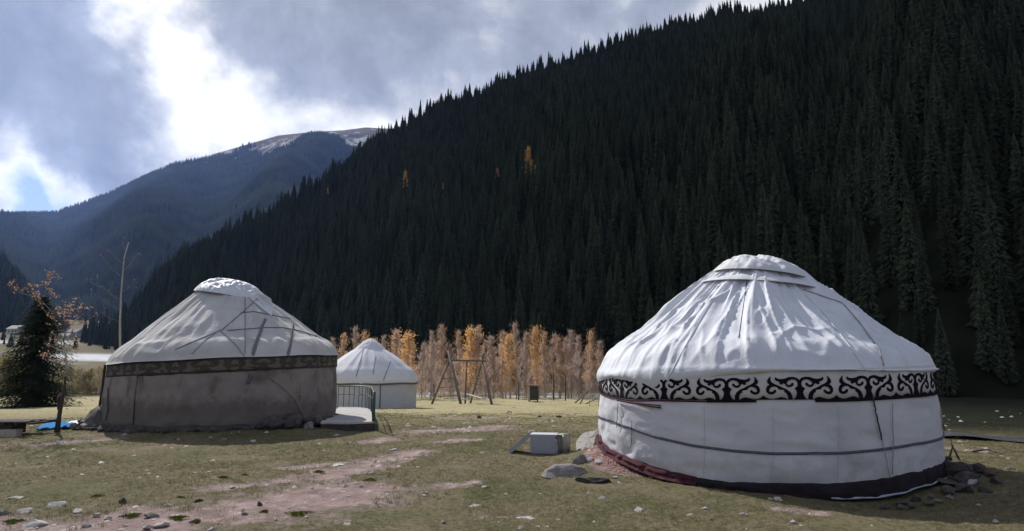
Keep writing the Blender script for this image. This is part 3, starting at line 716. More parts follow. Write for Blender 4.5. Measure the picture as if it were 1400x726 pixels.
def dome_fn(R, h, crown, rim_noise, crum, seed, tip=(0, 0), p=2.0):
    ox, oy, zc, tx = crown
    def fn(T, V):
        c, n = np.cos(T), np.sin(T); Rr = R + rim_noise * fbm(c * 2.2, n * 2.2, seed, 3)
        r = Rr * V; z = zc + tx * c * V + h * (1 - V ** p) - .02 * sm(.95, 1, V)
        z = z - .0 + crum * (ridg(fbm(c * V * 5, n * V * 5, seed + 3, 3) * 1.7) - .3) * np.sin(np.pi * np.clip(V, .06, 1)) ** .5
        x = ox + tip[0] * (1 - V) + r * c; y = oy + tip[1] * (1 - V) + r * n
        return x, y, z
    return fn
def bvh_of(me, loc):
    vs = [v.co + Vector(loc) for v in me.vertices]; return BVHTree.FromPolygons(vs, [tuple(p.vertices) for p in me.polygons])
def drape(bvh, pxs, off, loc, sub=8):
    out = []; C = Vector((0, 0, CZ))
    for i in range(len(pxs) - 1):
        for k in range(sub + (i == len(pxs) - 2)):
            f = k / sub; px = pxs[i][0] * (1 - f) + pxs[i + 1][0] * f; py = pxs[i][1] * (1 - f) + pxs[i + 1][1] * f
            d = Vector(ray(px, py)).normalized(); h, nrm, _, _ = bvh.ray_cast(C, d)
            if h is None: continue
            if nrm.dot(d) > 0: nrm = -nrm
            out.append(h + nrm * off - Vector(loc))
    return out
def ribbon(pts, w, th, center):
    mb = MB(); L_ = len(pts)
    for i, p in enumerate(pts):
        t = (pts[min(i + 1, L_ - 1)] - pts[max(i - 1, 0)]).normalized(); nrm = Vector((p.x - center[0], p.y - center[1], .4)).normalized(); s = t.cross(nrm).normalized() * w / 2
        mb.v += [tuple(p - s), tuple(p + s), tuple(p + s + nrm * th), tuple(p - s + nrm * th)]
    for i in range(L_ - 1):
        for k in range(4):
            a, b = i * 4 + k, i * 4 + (k + 1) % 4; mb.f.append((a, b, b + 4, a + 4))
    return mb

# ornament outlines traced as half motifs: (u, v) in motif units, mirrored about u = 0
def norm(poly): return [((x - 630) / 557., (525 - y) / 340.) for x, y in poly]
OA = norm([(630, 525), (630, 235), (660, 203), (720, 185), (790, 187), (850, 210), (920, 218), (965, 208), (990, 188), (1003, 205), (995, 235), (960, 252), (930, 262), (938, 290), (905, 300), (880, 282), (850, 292), (842, 318), (805, 340), (760, 335), (725, 312), (716, 285), (735, 270), (752, 278), (768, 300), (800, 305), (825, 290), (818, 262), (790, 238), (740, 222), (698, 230), (668, 252), (656, 290), (668, 328), (712, 357), (688, 385), (676, 420), (690, 470), (715, 508), (742, 525), (700, 525)])
OB = norm([(748, 525), (755, 460), (780, 410), (830, 370), (900, 340), (960, 310), (1020, 285), (1055, 260), (1070, 220), (1060, 172), (1090, 195), (1120, 240), (1115, 275), (1085, 300), (1120, 320), (1142, 360), (1140, 405), (1110, 440), (1060, 450), (1015, 432), (990, 402), (995, 375), (1020, 378), (1040, 400), (1075, 412), (1095, 395), (1090, 365), (1060, 338), (1010, 327), (970, 342), (950, 374), (905, 376), (870, 382), (868, 412), (840, 430), (820, 470), (816, 525)])
OC = norm([(816, 525), (870, 495), (920, 485), (980, 500), (1040, 517), (1100, 512), (1150, 492), (1187, 460), (1187, 525)])
def refine(poly, n=2):
    for _ in range(n):
        q = []
        for i in range(len(poly)):
            a, b = poly[i], poly[(i + 1) % len(poly)]
            q += [(a[0] * .75 + b[0] * .25, a[1] * .75 + b[1] * .25), (a[0] * .25 + b[0] * .75, a[1] * .25 + b[1] * .75)]
        poly = q
    return poly
def ornament(name, m, th_c, half, rfun, zbot, ztop, polys, parent, off):
    mb = MB()
    for side in (1, -1):
        for poly in polys:
            pts = poly; tri = tessellate_polygon([[Vector((u, v, 0)) for u, v in pts]])
            vs = []
            for u, v in pts:
                th = th_c + side * u * half; zb, zt = float(zbot(th)), float(ztop(th)); z = zb + (zt - zb) * v; r = float(rfun(th, z)) + off
                vs.append((r * math.cos(th), r * math.sin(th), z))
            n = len(vs); back = [(x * (1 - .006 / 3), y * (1 - .006 / 3), z) for x, y, z in vs]
            mb.add(vs + back, [tuple(t) for t in tri] + [(i, (i + 1) % n, n + (i + 1) % n, n + i) for i in range(n)])
    return mb.build(name, m, parent)

# rocks -------------------------------------------------------------
import bmesh
def rock_mesh(name, seed, m, flat=1.0, sub=2):
    bm = bmesh.new(); bmesh.ops.create_icosphere(bm, subdivisions=sub, radius=.5); rg = random.Random(seed)
    planes = [(Vector((rg.gauss(0, 1), rg.gauss(0, 1), rg.gauss(0, .7))).normalized(), rg.uniform(.16, .36) if sub == 2 else rg.uniform(.27, .42)) for _ in range(11)]
    for v in bm.verts:
        for n, d in planes:
            e = v.co.dot(n) - d
            if e > 0: v.co -= n * e
        v.co *= 1 + .16 * float(vnoise(v.co.x * 5 + seed, v.co.y * 5, v.co.z * 5)); v.co.z *= flat
    me = bpy.data.meshes.new(name); bm.to_mesh(me); bm.free(); me.materials.append(m); return me
ROCK = {k: [rock_mesh('rock', 100 + i + 10 * j, m) for i in range(5)] for j, (k, m) in enumerate({'g': M_stone, 'p': M_stoneP, 'd': M_stoneD, 'c': M_conc}.items())}
BOUL = {k: [rock_mesh('rock', 300 + i + 10 * j, m, 1.0, 3) for i in range(3)] for j, (k, m) in enumerate({'g': M_stone, 'd': M_stoneD, 'p': M_stoneP}.items())}
def rock(name, k, loc, dims, rz=0, parent=None, tilt=0):
    o = link(name, random.choice((BOUL if name == 'boulder' else ROCK)[k]), parent, loc, (tilt, tilt * .5, rz), (dims[0] * 1.25, dims[1] * 1.25, dims[2] * 1.35)); return o

def build_right_yurt():
    C = (RX, RY, 0.0); t = thing('yurt', C, 'large clean white yurt with a black scrollwork band, nearest at right', 'yurt')
    zbb = lambda T: tab(T, [0, 60, 120, 177, 191, 207, 221, 234, 254, 273, 300, 316, 330], [1.42, 1.42, 1.38, 1.34, 1.30, 1.26, 1.29, 1.30, 1.33, 1.34, 1.385, 1.40, 1.41])
    zbt = lambda T: zbb(T) + .335
    zba = lambda T: tab(T, [0, 90, 165, 178, 183, 191, 206, 219, 231, 242, 261, 271, 282, 296, 317, 335], [.30, .35, .5, .47, .44, .33, .25, .15, .11, .09, .11, .13, .17, .25, .29, .30])
    zsk = lambda T: tab(T, [0, 90, 200, 225, 242, 253, 261, 282, 296, 316, 335], [.12, .2, .25, .06, .03, .00, -.03, -.03, .05, .11, .12])
    def wr(T, z):
        T = np.asarray(T, float); c, s = np.cos(T), np.sin(T); b = np.sin(np.clip((z - .1) / 1.5, 0, 1) * np.pi)
        wr_ = .016 * fbm(c * 6, s * 6, z * 2.2, 3) + .012 * ridg(fbm(c * 5 + z, s * 5, z * 3.5 + 4, 2) * 1.6) + .028 * ridg(fbm(c * 7, s * 7, z * 5, 2) * 1.5) * np.clip(tab(T, [150, 175, 205, 225, 236], [0, 1, 1, .35, 0]), 0, 1) * np.clip(1.3 - z, .1, 1) + .02 * ridg(vnoise(c * 8, s * 8, z * 3)) * sm(.5, .2, z)
        return 2.93 + .06 * b + wr_ + .03 * np.clip(1 - z, 0, 1)
    wall = rev_mesh('wall_cover', lambda T, V: (lambda z: (wr(T, z) * np.cos(T), wr(T, z) * np.sin(T), z))(zba(T) + (1.66 - zba(T)) * V), 420, 40, M_wallR)
    link('wall_cover', wall, t)
    b0 = lambda T, z: wr(T, 1.35) + .006
    band = rev_mesh('patterned_band', shell_fn(lambda T: [(wr(T, 1.4) - .01, zbb(T) + .0), (b0(T, 0) + .008, zbb(T)), (b0(T, 0) + .006, zbt(T) + .11), (wr(T, 1.4) - .06, zbt(T) + .13)]), 300, 10, M_white)
    bo = link('patterned_band', band, t)
    for k in range(18):
        th = R_(262 + 20 * k) if k < 9 else R_(262 - 20 * (k - 8))
        ornament('ornament', M_black, th, R_(10), b0, zbb, zbt, [OA, OB, OC], bo, .018)
    # dark rolled piping under the band: hidden where the wall cover is pulled over it
    def pip(r_, off, a0, a1, m, nm):
        mb = MB(); mb.tube([Vector(((wr(a, 1.3) + off) * math.cos(a), (wr(a, 1.3) + off) * math.sin(a), float(zbb(a)) - .018)) for a in np.radians(np.linspace(a0, a1, 90))], r_, 6); mb.build(nm, m, t, True)
    pip(.020, .010, 236, 250.0, M_black, 'band_piping'); pip(.020, .010, 266, 335, M_black, 'band_piping'); pip(.014, .012, 160, 236, M_burg, 'red_piping'); pip(.020, .010, 336, 519, M_black, 'band_piping')
    # loose folded burgundy strip at left
    a = np.radians(np.linspace(200, 221, 16)); mb = MB()
    mb.tube([Vector(((wr(q, 1.2) + .035) * math.cos(q), (wr(q, 1.2) + .035) * math.sin(q), 1.235 - .075 * i / 15)) for i, q in enumerate(a)], .014, 6)
    mb.tube([Vector(((wr(q, 1.2) + .03) * math.cos(q), (wr(q, 1.2) + .03) * math.sin(q), 1.225 - .03 * i / 15)) for i, q in enumerate(a)], .010, 6)
    mb.build('loose_strip', M_burg, t, True)
    zst = lambda T: tab(T, [0, 90, 160, 172, 191, 206, 219, 232, 243, 253, 272, 283, 297, 323], [.72, .8, .87, .87, .86, .79, .68, .60, .565, .55, .575, .61, .66, .70])
    st = rev_mesh('wall_strap', shell_fn(lambda T: [(wr(T, .7) - .01, zst(T) - .02), (wr(T, zst(T)) + .012, zst(T) - .02), (wr(T, zst(T)) + .012, zst(T) + .02), (wr(T, .7) - .01, zst(T) + .02)]), 420, 7, M_strap)
    link('wall_strap', st, t)
    sk = rev_mesh('dark_skirt', shell_fn(lambda T: [(wr(T, .2) - .02, zba(T) + .03), (wr(T, .2) + .015, zba(T) + .02 - .03 * np.abs(vnoise(T * 14, 0))), (wr(T, .1) + .05 + .02 * vnoise(T * 22, 3), zsk(T) + .035), (wr(T, .1) + .04, zsk(T) - .05)]), 420, 10, M_skirt, R_(222), R_(400))
    link('dark_skirt', sk, t)
    pk = rev_mesh('burgundy_skirt', shell_fn(lambda T: [(wr(T, .3) - .02, zba(T) + .05), (wr(T, .3) + .02, zba(T) + .03), (wr(T, .3) + .05 + .03 * vnoise(T * 30, 5), zba(T) - .01), (wr(T, .3) + .05 + .02 * vnoise(T * 40, 2), zba(T) - .045), (wr(T, .3) + .09, zba(T) - .09)]), 200, 17, M_burg, R_(170), R_(232))
    link('burgundy_skirt', pk, t)
    gs = rev_mesh('ground_sheet', shell_fn(lambda T: [(wr(T, .1) + .02, zsk(T) - .012), (wr(T, .1) + .060 + .03 * vnoise(T * 12, 8), zsk(T) - .018 + .01 * vnoise(T * 20, 1)), (wr(T, .1) + .055, zsk(T) - .035)]), 200, 8, M_tarpP, R_(268), R_(334))
    link('ground_sheet', gs, t)
    hem = lambda T: tab(T, [0, 60, 120, 165, 175, 184, 196, 206, 214, 219, 224, 232, 240, 250, 262, 280, 300, 318, 335], [1.74, 1.74, 1.66, 1.54, 1.52, 1.56, 1.62, 1.58, 1.49, 1.46, 1.50, 1.60, 1.69, 1.73, 1.75, 1.77, 1.79, 1.81, 1.79])
    crown = (.28, .05, 3.66, -.12)
    rf = rev_mesh('roof_cover', roof_fn(2.955, lambda T: 1.88 + .04 * np.sin(T * 3 + 1), crown, .80, -.01, folds_R, hem, 2.0, .03), 620, 110, M_roofR)
    link('roof_cover', rf, t)
    col = rev_mesh('crown_collar', dome_fn(1.22, .50, (.26, .03, 3.345, -.15), .04, .016, 4.0, p=1.25), 220, 30, M_capR); link('crown_collar', col, t)
    cap = rev_mesh('crown_cover', dome_fn(.96, .40, (.29, .02, 3.575, -.15), .05, .05, 6.0, (-.06, 0), p=2.5), 220, 34, M_capR); link('crown_cover', cap, t)
    bv = [bvh_of(m_, C) for m_ in (rf, col, cap)]
    def dr(pxs, off, sub=8):
        best = None
        out = []; c0 = Vector((0, 0, CZ))
        for i in range(len(pxs) - 1):
            for k in range(sub + (i == len(pxs) - 2)):
                f = k / sub; d = Vector(ray(pxs[i][0] * (1 - f) + pxs[i + 1][0] * f, pxs[i][1] * (1 - f) + pxs[i + 1][1] * f)).normalized(); hs = [b.ray_cast(c0, d) for b in bv]; hs = [h for h in hs if h[0] is not None]
                if not hs: continue
                h = min(hs, key=lambda q: q[3]); n = h[1] if h[1].dot(d) < 0 else -h[1]; out.append(h[0] + n * off - Vector(C))
        return out
    for pxs, r_, m_, nm in [([(1098, 396), (1151, 414), (1174, 440), (1202, 478), (1210, 508)], .011, M_rope, 'roof_cord'), ([(1021, 386), (1016, 422), (1010, 462)], .006, M_strap, 'roof_seam'),
                            ([(1098, 400), (1126, 429), (1157, 467), (1184, 508)], .010, M_roofR, 'roof_seam'), ([(976, 406), (937, 473), (912, 520)], .007, M_roofR, 'roof_seam')]:
        p = dr(pxs, r_ * .7)
        if len(p) > 2: mb = MB(); mb.tube(p, r_, 5); mb.build(nm, m_, t, True)
    wb = bvh_of(wall, C)
    for pxs, r_, m_ in [([(1191, 541), (1195, 562), (1200, 585), (1204, 602)], .012, M_ropeD), ([(1204, 602), (1210, 630), (1216, 660)], .006, M_rope), ([(1218, 552), (1219, 600), (1218, 655)], .007, M_rope), ([(847, 551), (845, 585)], .006, M_ropeD), ([(866, 575), (864, 612)], .006, M_ropeD)]:
        p = drape(wb, pxs, .03, C)
        if len(p) > 2:
            mb = MB(); p = [q + Vector((random.uniform(-.006, .006), 0, 0)) for q in p]; mb.tube(p, r_, 5); mb.build('hanging_cord', m_, t, True)
    for px in (962, 1056, 1146):
        p = drape(wb, [(px, 556), (px + 1, 612), (px - 1, 658)], .002, C)
        if len(p) > 2: ribbon(p, .012, .008, (0, 0)).build('wall_seam', M_wallR, t)
    k = drape(wb, [(1217, 655), (1217, 656)], .13, C, 1)
    if k:
        mb = MB(); rg = random.Random(3)
        for i in range(9):
            a0 = k[0] + Vector((rg.uniform(-.05, .05), rg.uniform(-.04, .02), rg.uniform(-.04, .06))); a1 = a0 + Vector((rg.uniform(-.05, .07), rg.uniform(-.05, .02), -rg.uniform(.05, .22)))
            mb.tube([a0, (a0 + a1) / 2 + Vector((rg.uniform(-.03, .03), 0, 0)), a1], .012, 5)
        mb.build('cord_knot', M_rope, t, True)
    g = MB(); g.add([(-2.57, -1.42, 1.21), (-2.45, -1.5, 1.20), (-2.50, -1.55, .98)], [(0, 1, 2)]); g.build('green_tab', M_green, t)
    # earthen plinth with stones on the right
    pl = rev_mesh('plinth', shell_fn(lambda T: [(2.8 + 0 * T, .22 + 0 * T), (3.12 + .1 * vnoise(T * 6, 2), zsk(T) - .04 + .03 * vnoise(T * 9, 4)), (3.42 + .14 * vnoise(T * 7, 7), zsk(T) - .07 + .04 * vnoise(T * 8, 1)), (3.72 + .16 * vnoise(T * 6, 9), -.16 + 0 * T)]), 160, 13, mat('plinth_earth', (.07, .06, .052), (.13, .115, .10), scale=4, bump=1.5, bscale=10), R_(309), R_(420))
    link('plinth', pl, t)
    for i in range(30):
        th = R_(276 + i * 3.2 + random.uniform(-1, 1)); q = 3.36 + random.uniform(-.1, .26) + .12 * max(0, math.sin(th + .8)); s = random.uniform(.09, .20) * (1 + .5 * (i > 14))
        rock('plinth_stone', random.choice('ddg'), (q * math.cos(th), q * math.sin(th), float(zsk(th)) - .08 + random.uniform(-.05, .03)), (s * 1.3, s, s * .6), random.uniform(0, 6), t, .3)
    for px, py, d, k_, z_ in [(1306, 640, .40, 'd', .24), (1322, 652, .34, 'd', .14), (1312, 664, .28, 'd', .06), (1296, 668, .26, 'd', .04), (1330, 656, .16, 'p', .16)]:
        x, y = at_z(px, py, z_); rock('plinth_stone', k_, (x - RX, y - RY, z_ - .04), (d, d * .8, d * .55), random.uniform(0, 6), t, .2)
    return t
build_right_yurt()

def build_left_yurt():
    zg = .22; C = (LX, LY, 0); t = thing('yurt', C, 'old weathered yurt with brown canvas wall and grey roof, at left', 'yurt')
    plane = lambda T: .02 * 0 + 1.66 + .165 * np.cos(T) + .03 * np.sin(T)        # the whole ring leans a little
    zbb = lambda T: plane(T); zbt = lambda T: plane(T) + .39
    def wr(T, z):
        c, s = np.cos(T), np.sin(T); b = np.sin(np.clip((z - .2) / 1.7, 0, 1) * np.pi)
        return 3.25 + .05 * b + .03 * fbm(c * 5, s * 5, z * 1.2, 3) + .02 * ridg(vnoise(c * 14, s * 14, z * .5 + 3)) ** 3 + .03 * ridg(vnoise(c * 9, s * 9, z * 1.4)) * sm(1.4, .5, z) + .05 * np.exp(-((tdeg(T) - 236) / 14.) ** 2) * sm(1.7, .4, z)
    zba = lambda T: .24 + .02 * np.cos(T) + .03 * fbm(np.cos(T) * 6, np.sin(T) * 6, 2, 2)
    wall = rev_mesh('wall_cover', lambda T, V: (lambda z: (wr(T, z) * np.cos(T), wr(T, z) * np.sin(T), z))(zba(T) + (zbt(T) + .05 - zba(T)) * V), 420, 40, M_wallL); link('wall_cover', wall, t)
    # overlapping door-side panel of the wall
    pn = rev_mesh('overlap_panel', shell_fn(lambda T: [(wr(T, .3) - .0, zba(T) - .02), (wr(T, .3) + .035 + .03 * vnoise(T * 9, 4), zba(T) - .01), (wr(T, 1.0) + .035 + .015 * vnoise(T * 12, 1), 1.0 + 0 * T), (wr(T, 1.5) + .02, zbb(T) + .02)]), 60, 13, M_wallL, R_(203), R_(251)); link('overlap_panel', pn, t)
    b0 = lambda T, z: wr(T, 1.7) + .012
    band = rev_mesh('patterned_band', shell_fn(lambda T: [(wr(T, 1.7) - .02, zbb(T)), (b0(T, 0) + .01, zbb(T) + .012 * vnoise(T * 25, 2)), (b0(T, 0) + .01, zbt(T)), (wr(T, 1.8) - .03, zbt(T) + .01)]), 300, 10, M_bandL); bo = link('patterned_band', band, t)
    n = 14
    def ell(cx, cy, rx, ry): return [(cx + rx * math.cos(a), cy + ry * math.sin(a)) for a in np.linspace(0, 2 * math.pi, 10, endpoint=False)]
    for k in range(n):
        ornament('ornament', M_ornL, R_(270 + k * 360 / n), R_(180 / n), b0, lambda q: zbb(q) + .05, lambda q: zbt(q) - .05,
                 [[(0, .55), (.14, .45), (.10, .75), (0, 1)], [(.22, .10), (.34, .28), (.40, .55), (.34, .80), (.46, .98), (.60, .92), (.50, .70), (.56, .45), (.70, .30), (.86, .34), (.80, .12), (.60, .02), (.42, .0)], [(.70, .62), (.84, .52), (1.0, .66), (1.0, .95), (.86, .86)], [(0, 0), (0, .22), (.12, .26), (.16, .10), (.1, 0)]], bo, .016)
    crown = (-.02, 0, 4.14, -.13)
    rf = rev_mesh('roof_cover', roof_fn(3.33, lambda T: zbt(T) + .10, crown, 1.0, .0, folds_L, lambda T: zbt(T) - .015 + .012 * np.sin(T * 9), 5.0, .02), 560, 100, M_roofL); link('roof_cover', rf, t)
    cap = rev_mesh('crown_film', dome_fn(1.16, .52, (-.04, -.03, 4.07, -.17), .07, .05, 8.0, (-.05, 0), p=2.8), 260, 44, M_film); link('crown_film', cap, t)
    bv = bvh_of(rf, C); wb = bvh_of(wall, C); cb = bvh_of(cap, C)
    fl = [(345, 404), (372, 432), (379, 402), (360, 395)]; mb = MB(); pv = []
    for q in [(342, 409), (350, 416), (361, 425), (372, 433), (374, 420), (371, 410), (362, 404), (350, 402), (360, 412)]:
        h = [bv.ray_cast(Vector((0, 0, CZ)), Vector(ray(*q)).normalized())]; h = [x for x in h if x[0] is not None]
        if h: dl = min(h, key=lambda x: x[3])[3]
        pv.append(Vector((0, 0, CZ)) + Vector(ray(*q)).normalized() * dl - Vector(C) + Vector((0, -.03, .03)))
    mb.add(pv, [(i, (i + 1) % 8, 8) for i in range(8)]); fo = mb.build('loose_film_corner', M_film, t)
    sm_ = fo.modifiers.new('thick', 'SOLIDIFY'); sm_.thickness = .01
    for pxs, w, m_, nm in [([(363, 398), (336, 423), (304, 451), (272, 464), (240, 478)], .022, M_strapL, 'roof_rope'), ([(329, 428), (347, 426), (372, 431), (397, 436)], .022, M_strapL, 'roof_rope'),
                           ([(311, 452), (336, 450), (361, 448), (386, 448), (408, 452), (433, 460)], .022, M_strapL, 'roof_rope'), ([(300, 451), (322, 471), (335, 488)], .025, M_rope, 'roof_rope'),
                           ([(363, 436), (352, 464), (343, 493)], .10, M_strapL, 'roof_strap'), ([(401, 443), (397, 471), (392, 491)], .09, M_strapL, 'roof_strap'), ([(335, 407), (335, 450), (335, 489)], .015, M_strapL, 'roof_seam'),
                           ([(300, 452), (280, 466), (262, 484)], .02, M_rope, 'roof_rope')]:
        p = drape(bv, pxs, .006, C)
        if len(p) > 2: ribbon(p, w, .018, (0, 0)).build(nm, m_, t)
    for pxs, r_, m_ in [([(369, 516), (386, 529), (404, 547), (412, 564), (419, 578)], .014, M_rope), ([(343, 512), (339, 524)], .05, M_strap), ([(404, 532), (412, 545), (407, 553)], .010, M_rope), ([(410, 524), (411, 550)], .010, M_rope), ([(398, 541), (416, 538)], .009, M_rope), ([(150, 530), (150, 560), (147, 575)], .012, M_ropeD)]:
        p = drape(wb, pxs, .05, C)
        if len(p) > 2: mb = MB(); mb.tube(p, r_, 5); mb.build('wall_rope', m_, t, True)
    # corner post with dark strap and slanting guy on the left
    x0, y0 = -LX * 0 + LR * math.cos(R_(207)) * 1.015, LR * math.sin(R_(207)) * 1.015
    mb = MB(); mb.tube([(x0, y0, 1.9), (x0 - .01, y0 - .01, 1.2), (x0 - .05, y0, .62)], .035, 6); mb.tube([(x0 - .05, y0, .66), (x0 - .25, y0 - .1, .45), (x0 - .5, y0 - .2, .27)], .03, 6); mb.build('dark_tie_strap', M_ropeD, t, True)
    pl = rev_mesh('plinth', shell_fn(lambda T: [(3.2 + 0 * T, .30 + 0 * T), (3.40 + .08 * vnoise(T * 7, 2), .30 + .04 * vnoise(T * 9, 4)), (3.58 + .1 * vnoise(T * 9, 7), .08 + 0 * T)]), 240, 9, mat('dark_earth', (.045, .04, .036), (.085, .075, .066), scale=4, bump=1.5, bscale=10)); link('plinth', pl, t)
    for i in range(52):
        th = R_(202 + i * 3.3 + random.uniform(-1, 1)); q = 3.52 + random.uniform(-.06, .14); s = random.uniform(.10, .26)
        x, y = q * math.cos(th), q * math.sin(th); rock('foundation_stone', random.choice('ddddd'), (x, y, gz(x + LX, y + LY) + s * .1), (s * 1.3, s, s * .75), random.uniform(0, 6), t, .2)
    for i in range(11):   # taller heap at the right foot of the wall
        th = R_(312 + i * 3.0); q = 3.5 + random.uniform(-.1, .35); s = random.uniform(.28, .5); x, y = q * math.cos(th), q * math.sin(th)
        rock('foundation_stone', 'd', (x, y, gz(x + LX, y + LY) + s * .3), (s * 1.3, s, s * .8), random.uniform(0, 6), t, .2)
    return t
build_left_yurt()

def build_small_yurt():
    zg = gz(SX, SY - SR); C = (SX, SY, 0); t = thing('yurt', C, 'small plain white yurt in the distance beside the swing frame', 'yurt')
    z0 = -.52; ze = .98
    wr = lambda T, z: 2.74 + .02 * fbm(np.cos(T) * 4, np.sin(T) * 4, z * 2, 2)
    wall = rev_mesh('wall_cover', lambda T, V: (lambda z: (wr(T, z) * np.cos(T), wr(T, z) * np.sin(T), z))(z0 - .08 + (ze + .15 - z0) * V), 160, 14, M_wallS); link('wall_cover', wall, t)
    rf = rev_mesh('roof_cover', roof_fn(2.80, lambda T: ze + .34 + .0 * T, (-.05, 0, 3.12, 0), .50, .14, folds_S, lambda T: ze - .04 + .03 * np.sin(T * 5), 3.0, .03), 260, 60, M_roofS); link('roof_cover', rf, t)
    eb = rev_mesh('eave_hem', shell_fn(lambda T: [(2.76 + 0 * T, ze - .10 + .02 * np.sin(T * 7)), (2.85 + 0 * T, ze - .08 + .02 * np.sin(T * 7)), (2.85 + 0 * T, ze - .02 + .02 * np.sin(T * 7)), (2.78 + 0 * T, ze + .02 + 0 * T)]), 160, 7, M_strap); link('eave_hem', eb, t)
    cap = rev_mesh('crown_cover', dome_fn(.95, .70, (-.05, 0, 2.835, 0), .05, .02, 3.0, p=1.5), 120, 20, M_roofS); link('crown_cover', cap, t)
    sd_ = rev_mesh('door_edge', shell_fn(lambda T: [(wr(T, .2) + .0, -.55 + 0 * T), (wr(T, .2) + .03, -.55 + 0 * T), (wr(T, .2) + .03, .88 + 0 * T)]), 3, 5, M_strap, R_(294), R_(295.2)); link('wall_seam', sd_, t)
    bv = bvh_of(rf, C)
    for pxs in ([(514, 487), (510, 512)], [(534, 494), (524, 520)], [(497, 478), (487, 515)]):
        p = drape(bv, pxs, .01, C)
        if len(p) > 2: ribbon(p, .03, .012, (0, 0)).build('roof_strap', M_strap, t)
build_small_yurt()

# ------------------------------------------------------------------ earth and slabs beside the right yurt
def at_ground(px, py, z0=0.0):
    z = z0
    for _ in range(12):
        x, y = at_z(px, py, z); z = .5 * z + .5 * gz(x, y)
    return x, y, z
def slab(name, outline, h, m, label, cat, drop=.03, jag=.02, lift=None, group=None):
    """broken flat stone: outline given as pixel points on the ground"""
    pts = [at_ground(*q) for q in outline]; cx = sum(p[0] for p in pts) / len(pts); cy = sum(p[1] for p in pts) / len(pts); cz = min(p[2] for p in pts) - drop
    o = []
    for i, p in enumerate(pts):
        q = pts[(i + 1) % len(pts)]
        for f in (0, .35, .7): o.append((p[0] * (1 - f) + q[0] * f + random.uniform(-jag, jag) - cx, p[1] * (1 - f) + q[1] * f + random.uniform(-jag, jag) - cy))
    n = len(o); mb = MB(); hz = [h * random.uniform(.8, 1.1) for _ in o]
    if lift: hz = [h_ * (1 + lift * y / (abs(o[0][1]) + .2)) for h_, (x, y) in zip(hz, o)]
    mb.add([(x, y, 0) for x, y in o] + [(x * .97, y * .97, z * .8) for (x, y), z in zip(o, hz)] + [(x * .88, y * .88, z) for (x, y), z in zip(o, hz)] + [(0, 0, h * 1.05)],
           [(i, (i + 1) % n, n + (i + 1) % n, n + i) for i in range(n)] + [(n + i, n + (i + 1) % n, 2 * n + (i + 1) % n, 2 * n + i) for i in range(n)] + [(2 * n + i, 2 * n + (i + 1) % n, 3 * n) for i in range(n)])
    ob = mb.build(name, m); ob.location = (cx, cy, cz + drop * .3); return tag(ob, label, cat, group)
M_slab = mat('worn_concrete', (.24, .22, .20), (.38, .355, .33), scale=6, bump=1.2, bscale=14, stain=((.13, .12, .11), 4, .58))
